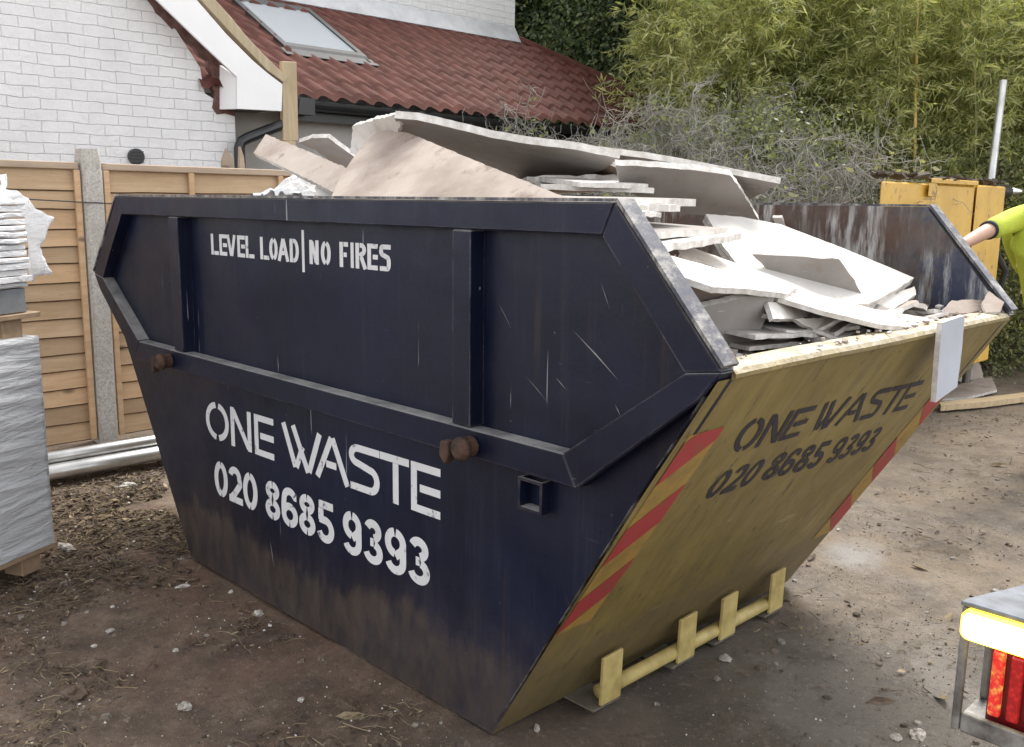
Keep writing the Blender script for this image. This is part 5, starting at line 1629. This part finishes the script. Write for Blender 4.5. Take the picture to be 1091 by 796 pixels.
lump('pale broken lump, right one of the heap at the bottom right', 978, 783, .025, 'dirty_plaster', 'plaster_lump', 'plaster', 'white plaster lumps on the mud', 207)

# dry leaves
M['dry_leaf'] = simple('dry_leaf', (0.17, 0.125, 0.07), (0.33, 0.26, 0.16), 30, 0.8, 0, 0)
M['brown_leaf'] = simple('brown_leaf', (0.05, 0.032, 0.02), (0.125, 0.082, 0.05), 30, 0.8, 0, 0)
def leaf_pts(c, s, rng, mi, b):
    q = Matrix.Rotation(rng.uniform(0, 6.28), 3, 'Z') @ Matrix.Rotation(rng.uniform(-0.5, 0.5), 3, 'X') @ Matrix.Rotation(rng.uniform(-0.4, 0.4), 3, 'Y')
    w = rng.uniform(0.25, 0.45); cu = rng.uniform(0.05, 0.3)
    P = [(-1, 0, cu * .6), (-.45, w, cu), (.3, w * .9, cu * .8), (1, 0, cu * .5), (.3, -w * .9, cu * .9), (-.45, -w, cu), (-.1, 0, 0)]
    vs = [Vector(c) + q @ (Vector(p) * s) for p in P]
    b.add(vs, [(6, 0, 5), (6, 1, 0), (6, 2, 1), (6, 3, 2), (6, 4, 3), (6, 5, 4)], mi)
rng = random.Random(21)
for k, (u, v, s, m_, lab) in enumerate([(376, 762, .055, 'dry_leaf', 'yellow dry leaf by the foot of the blue side'), (865, 592, .05, 'brown_leaf', 'brown curled leaf behind the skip corner on the concrete'), (980, 602, .045, 'dry_leaf', 'pale dry leaf on the concrete above the lamp'), (1012, 652, .04, 'dry_leaf', 'pale dry leaf beside the lamp guard'), (1003, 742, .06, 'dry_leaf', 'broad tan leaf left of the lamp guard'), (1064, 494, .06, 'dry_leaf', 'pale leaf on the far concrete at the right'), (940, 745, .045, 'brown_leaf', 'dark leaf on the pale concrete patch')]):
    c_ = on_z(u, v)
    b = MB(); leaf_pts((c_.x, c_.y, gh(c_.x, c_.y) + 0.002), s, rng, 0, b)
    tag(b.build('fallen_leaf', M[m_]), lab, 'leaf', 'dry leaves on the ground')
# litter nobody could count: leaf mulch, stalks, plaster specks
b = MB()
def inside_skip(x, y): return -1.0 < x < 1.0 and -0.0 < y < 1.83
mats_l = [M['brown_leaf'], M['dry_leaf'], M['gypsum'], M['bark'], simple('dry_stalk', (0.16, 0.115, 0.06), (0.30, 0.235, 0.14), 20, 0.8, 0, 0), simple('muddy_stone', (0.085, 0.062, 0.046), (0.20, 0.155, 0.12), 30, 0.9, 0, 0.3), simple('grey_stone', (0.16, 0.145, 0.125), (0.32, 0.29, 0.25), 30, 0.9, 0, 0.3)]
for k in range(30000):
    z_ = rng.random()
    if z_ < 0.50:                      # mulch bank by the tubes and pallets
        x = rng.gauss(-1.75, 0.50); y = rng.gauss(0.25, 0.55)
    elif z_ < 0.80:
        x = rng.uniform(-1.8, 1.6); y = rng.uniform(-1.3, 0.0)
    else:
        x = rng.uniform(-0.6, 2.4); y = rng.uniform(1.2, 7.5)
    if inside_skip(x, y) or x < -3.2: continue
    dens = mnoise.noise((x * 1.6, y * 1.6, 7)) + 0.4 * mnoise.noise((x * 5, y * 5, 2))
    if dens < (-0.25 if z_ < 0.5 else 0.02): continue
    h = gh(x, y)
    far = 1.0 + 0.25 * max(0, (Vector((x, y, 0)) - Vector((2.9, -1.7, 0))).length - 2.5)
    t_ = rng.random()
    if t_ < 0.58:
        leaf_pts((x, y, h + rng.uniform(0.002, 0.012)), (rng.uniform(0.004, 0.016) if rng.random() < .85 else rng.uniform(.014, .030)) * (1.2 if z_ < .5 else .75), rng, rng.choice((0, 0, 0, 3, 3, 0, 0, 1)), b)
    elif t_ < 0.80:
        a = rng.uniform(0, 6.28); l = rng.uniform(0.02, 0.09)
        p = Vector((x, y, h + 0.006)); q = p + Vector((math.cos(a) * l, math.sin(a) * l, rng.uniform(-0.003, 0.012)))
        m_ = (p + q) / 2 + Vector((rng.uniform(-.01, .01), rng.uniform(-.01, .01), rng.uniform(0, .008)))
        b.tube([p, m_, q], rng.uniform(0.0008, 0.002), 3, rng.choice((4, 4, 1, 3)), False)
    else:
        chunk(b, (x, y, h + 0.004), rng.uniform(0.002, 0.007) * (1.0 if rng.random() < .94 else 2.2), rng, rng.choice((2, 3, 3, 1, 3)))
for k in range(1500):
    if rng.random() < .6: x = rng.uniform(-2.2, 1.9); y = rng.uniform(-1.3, 0.05)
    else: x = rng.uniform(0.9, 2.4); y = rng.uniform(0.2, 4.5)
    if inside_skip(x, y) or mnoise.noise((x * 1.9, y * 1.9, 33)) < -0.05: continue
    h = gh(x, y); r_ = 0.005 + 0.016 * rng.random() ** 3; o = len(b.v); a0 = rng.uniform(0, 6)
    for q_ in range(6):
        rr_ = r_ * rng.uniform(.7, 1.2); b.v.append((x + rr_ * math.cos(a0 + q_ * 1.047), y + rr_ * math.sin(a0 + q_ * 1.047), h - .003))
    for q_ in range(6):
        rr_ = r_ * rng.uniform(.4, .8); b.v.append((x + rr_ * math.cos(a0 + q_ * 1.047 + .2), y + rr_ * math.sin(a0 + q_ * 1.047 + .2), h + r_ * rng.uniform(.3, .55)))
    mi = rng.choice((5, 5, 5, 6, 3))
    for q_ in range(6):
        b.f.append((o + q_, o + (q_ + 1) % 6, o + 6 + (q_ + 1) % 6, o + 6 + q_)); b.m.append(mi)
    b.f.append(tuple(o + 6 + q_ for q_ in range(6))); b.m.append(mi)
for k in range(16000):
    z_ = rng.random()
    if z_ < 0.6:
        x = rng.uniform(-2.4, 2.4); y = rng.uniform(-1.4, 0.1)
    else:
        x = rng.uniform(0.9, 2.4); y = rng.uniform(0.0, 3.2)
    if inside_skip(x, y): continue
    if mnoise.noise((x * 2.3, y * 2.3, 15)) < -0.1: continue
    h = gh(x, y); r_ = 0.0015 + 0.0045 * rng.random() ** 3
    a = rng.uniform(0, 6.28); o = len(b.v)
    b.v += [(x + r_ * math.cos(a), y + r_ * math.sin(a), h - .001), (x + r_ * math.cos(a + 2.2), y + r_ * math.sin(a + 2.2), h - .001), (x + r_ * math.cos(a + 4.1), y + r_ * math.sin(a + 4.1), h - .001), (x, y, h + r_ * 0.9)]
    mi = rng.choice((0, 3, 3, 4, 4, 2, 1))
    b.f += [(o, o + 1, o + 3), (o + 1, o + 2, o + 3), (o + 2, o, o + 3)]; b.m += [mi] * 3
tag(b.build('litter', mats_l), 'leaf mulch, dry stalks and plaster specks strewn over the mud', 'litter', None, 'stuff')

# ================================================================== VEGETATION
def leafy(name, quads, mat, parent):
    me = bpy.data.meshes.new(name)
    v = np.asarray(quads, dtype=np.float32).reshape(-1, 3)
    n = len(v) // 4
    me.vertices.add(len(v)); me.vertices.foreach_set('co', v.ravel())
    me.loops.add(n * 4); me.loops.foreach_set('vertex_index', np.arange(n * 4, dtype=np.int32))
    me.polygons.add(n); me.polygons.foreach_set('loop_start', np.arange(0, n * 4, 4, dtype=np.int32))
    me.materials.append(mat)
    me.update(calc_edges=True)
    me.validate()
    o = bpy.data.objects.new(name, me); col.objects.link(o)
    if parent: o.parent = parent
    return o
def kite(p, d, l, w, rs):
    d = d / (np.linalg.norm(d) + 1e-9)
    s = np.cross(d, rs.normal(size=3)); s /= (np.linalg.norm(s) + 1e-9)
    return [p, p + d * l * 0.4 + s * w, p + d * l, p + d * l * 0.4 - s * w]
def make_bamboo(seed, nculm=16, H_=5.6):
    rs = np.random.RandomState(seed)
    root = thing('bamboo', 'x', 'bamboo', (0, 0, 0))
    cb, q = MB(), []
    for c in range(nculm):
        bx, by = rs.normal(0, 0.28, 2)
        az = rs.uniform(0, 6.28); lean = rs.uniform(0.1, 0.9); Hc = H_ * rs.uniform(0.6, 1.05)
        P = lambda t: np.array([bx + math.cos(az) * lean * t ** 2.2, by + math.sin(az) * lean * t ** 2.2, Hc * (t - 0.10 * t ** 3)])
        cb.tube([P(t) for t in np.linspace(0, 1, 7)], [0.010 * (1 - 0.75 * t) for t in np.linspace(0, 1, 7)], 5, 0, False)
        for t in np.linspace(0.08, 1.0, int(24 * Hc / H_)):
            p0 = P(t)
            for br_ in range(rs.randint(2, 4)):
                a2 = rs.uniform(0, 6.28); L = rs.uniform(0.25, 0.75) * (1.1 - 0.5 * t)
                d0 = np.array([math.cos(a2), math.sin(a2), rs.uniform(0.2, 0.9)]); d0 /= np.linalg.norm(d0)
                nn = rs.randint(4, 7)
                for s in np.linspace(0.3, 1, nn):
                    pt = p0 + d0 * L * s + np.array([0, 0, -0.28 * L * s * s])
                    for lf in range(rs.randint(5, 9)):
                        ld = d0 * 0.7 + rs.normal(0, 0.55, 3) + np.array([0, 0, -0.55])
                        q += kite(pt + rs.normal(0, 0.02, 3), ld, rs.uniform(0.07, 0.14), rs.uniform(0.0055, 0.0095), rs)
    cb.build('culms', M['culm'], root)
    leafy('foliage', q, M['bamboo_leaf'], root)
    return root
def make_tree(seed, name, mat, H_, rad, nclump, per, lsz, zlo, cat):
    rs = np.random.RandomState(seed)
    root = thing(name, 'x', cat, (0, 0, 0))
    tb, q = MB(), []
    tb.tube([(0, 0, 0), (0.05, 0.02, H_ * .3), (-0.03, 0.05, H_ * .6), (0.0, 0.0, H_ * .9)], [0.13, 0.11, 0.075, 0.025], 8, 0, False)
    for c in range(nclump):
        z = zlo + (H_ - zlo) * rs.uniform(0, 1)
        f = (z - zlo) / (H_ - zlo)
        r_ = rad * (1.05 - 0.55 * f) * math.sqrt(rs.uniform(0.1, 1)) * rs.uniform(0.75, 1.1)
        a = rs.uniform(0, 6.28)
        cpt = np.array([r_ * math.cos(a), r_ * math.sin(a), z])
        tb.tube([(0, 0, z * 0.8), tuple(cpt * np.array([.5, .5, 1]) + np.array([0, 0, -.12])), tuple(cpt)], [0.025, 0.014, 0.006], 4, 0, False)
        cs = rs.uniform(0.22, 0.45)
        out = np.array([math.cos(a), math.sin(a), 0.1])
        for k in range(per):
            p = cpt + rs.normal(0, 1, 3) * np.array([cs, cs, cs * .6])
            d = out * 0.6 + rs.normal(0, .7, 3) + np.array([0, 0, -.25])
            q += kite(p, d, lsz * rs.uniform(.7, 1.3), lsz * rs.uniform(.22, .36), rs)
    tb.build('trunk', M['bark'], root)
    leafy('crown', q, mat, root)
    return root
def make_dead_shrub(seed, H_, rad, n1, leaves):
    rs = np.random.RandomState(seed)
    root = thing('dead_shrub', 'x', 'shrub', (0, 0, 0))
    b = MB(); fine = MB(); q = []
    def curl(p, d, L, r_, segs, wig):
        pts = [p]
        for k in range(segs):
            d = d + rs.normal(0, wig, 3) + np.array([0, 0, -0.05]); d /= np.linalg.norm(d)
            p = p + d * L / segs; pts.append(p)
        return pts, d
    for c in range(n1):
        a = rs.uniform(0, 6.28); sp = rs.uniform(0.15, 1.0)
        d = np.array([math.cos(a) * sp, math.sin(a) * sp, 1.0]); d /= np.linalg.norm(d)
        L = H_ * rs.uniform(0.6, 1.05)
        pts, _ = curl(np.array([rs.normal(0, .3), rs.normal(0, .3), 0.]), d, L, .02, 7, .22)
        b.tube(pts, [0.022 * (1 - .12 * k) for k in range(len(pts))], 5, 0, False)
        for k in range(2, len(pts)):
            for s in range(6):
                d2 = rs.normal(0, 1, 3) + np.array([0, 0, .15]); d2 /= np.linalg.norm(d2)
                p2, _ = curl(pts[k] + rs.normal(0, .05, 3), d2, rs.uniform(.35, .85), .008, 6, .38)
                b.tube(p2, [0.0058 * (1 - .12 * m) for m in range(len(p2))], 4, 0, False)
                for m in range(1, len(p2)):
                    for w in range(5):
                        d3 = rs.normal(0, 1, 3); d3 /= np.linalg.norm(d3)
                        p3, _ = curl(p2[m], d3, rs.uniform(.12, .34), .004, 4, .5)
                        fine.tube(p3, [0.0030, .0026, .0022, .0019, .0016], 3, 0, False)
                        if rs.uniform() < leaves:
                            for g in range(3):
                                q += kite(p3[-1] + rs.normal(0, .05, 3), rs.normal(0, 1, 3), rs.uniform(.04, .08), rs.uniform(.012, .02), rs)
    b.build('branches', M['twig'], root); fine.build('twigs', M['twig'], root)
    if q: leafy('foliage', q, M['ivy_leaf'], root)
    return root
def put(root, u, depth, rz, s, label, group, first):
    p = at_depth(u, 220, depth)
    o = root if first else copy_tree(root)
    o.location = (p.x, p.y, -0.02); o.rotation_euler = (0, 0, rz); o.scale = (s, s, s * 1.0)
    o['label'] = label
    if group: o['group'] = group
    return o
vr = random.Random(5)
bA, bB = make_bamboo(1), make_bamboo(2)
first = {0: True, 1: True}
GB = 'bamboo clumps in the hedge behind the skip'
k = 0
for row, (t0, us, lab) in enumerate(((10.2, range(770, 1320, 62), 'pale green bamboo clump in the front of the hedge behind the skip'),
                                     (11.6, range(728, 1400, 74), 'bamboo clump in the second row of the hedge'),
                                     (13.2, range(735, 1450, 90), 'tall bamboo clump at the back of the hedge'))):
    for u in us:
        w = k % 2
        put((bA, bB)[w], u + vr.uniform(-14, 14), t0 + vr.uniform(-0.3, 0.3), vr.uniform(0, 6.28), vr.uniform(0.9, 1.12) * (1.0 + 0.12 * row), lab, GB, first[w])
        first[w] = False; k += 1
ev = make_tree(3, 'evergreen_tree', M['evergreen_leaf'], 6.5, 1.7, 210, 240, 0.075, 0.8, 'tree')
fe = True
for u, t_, s in ((575, 17.0, 1.15), (628, 16.2, 1.1), (668, 15.2, 1.05), (708, 14.6, 1.0), (735, 16.0, 1.15), (770, 16.4, 1.15), (820, 15.6, 1.1), (910, 15.6, 1.15), (1010, 15.4, 1.1), (1110, 15.6, 1.15), (1220, 15.4, 1.15), (1340, 15.6, 1.2), (500, 16.5, 1.2)):
    put(ev, u, t_, vr.uniform(0, 6.28), s, 'dark evergreen tree beyond the house roof and the bamboo', 'dark evergreen trees at the back', fe); fe = False
iv = make_tree(8, 'evergreen_shrub', M['ivy_leaf'], 2.5, 0.95, 110, 170, 0.052, 0.15, 'shrub')
for k, (u, t_, s, lab) in enumerate(((800, 8.9, 0.92, 'olive leaved shrub between dead shrubs and bamboo'), (872, 9.3, 0.88, 'olive leaved shrub just left of the yellow machine'), (960, 9.7, 0.8, 'olive leaved shrub behind the yellow machine'), (1060, 9.4, 0.82, 'olive leaved shrub behind the worker'), (735, 9.7, 0.9, 'olive leaved shrub buried behind the grey dead shrub'))):
    put(iv, u, t_, vr.uniform(0, 6.28), s, lab, None, k == 0)
ds = make_dead_shrub(6, 2.5, 1.0, 20, 0.05)
for k, (u, t_, s, lab) in enumerate(((598, 8.4, 0.90, 'grey leafless shrub tangled in front of the roof gutter'), (655, 8.8, 1.0, 'grey leafless shrub over the right end of the tiled roof'), (708, 9.0, 1.12, 'tallest grey leafless shrub, right of the tiled roof'), (752, 9.6, 0.85, 'grey leafless shrub merging into the bamboo'), (672, 8.0, 0.80, 'low grey leafless shrub just behind the far rim of the skip'))):
    put(ds, u, t_, vr.uniform(0, 6.28), s, lab, None, k == 0)
# two galvanised poles
def pole(u0, v0, u1, v1, t_, r_, label):
    a, d = at_depth(u0, v0, t_), at_depth(u1, v1, t_)
    g = a + (d - a) * (a.z / (a.z - d.z))
    tag(MB().tube([g, a], r_, 12).build('steel_pole', M['galv'], None, True), label, 'pole')
pole(1069, 86, 1056, 190, 8.6, 0.034, 'galvanised steel pole standing behind the yellow machine')
pole(937, 95, 934, 140, 9.4, 0.030, 'thin grey pole half lost in the bamboo')
pole(978, -20, 974, 190, 9.35, 0.015, 'x')
o = bpy.data.objects['steel_pole.002']; o.name = 'bamboo_cane'; o.data.materials[0] = simple('yellow_cane', (0.42, 0.27, 0.07), (0.60, 0.42, 0.14), 5, 0.45, 0, 0)
tag(o, 'single thick yellow bamboo cane standing clear of the leaves', 'cane')
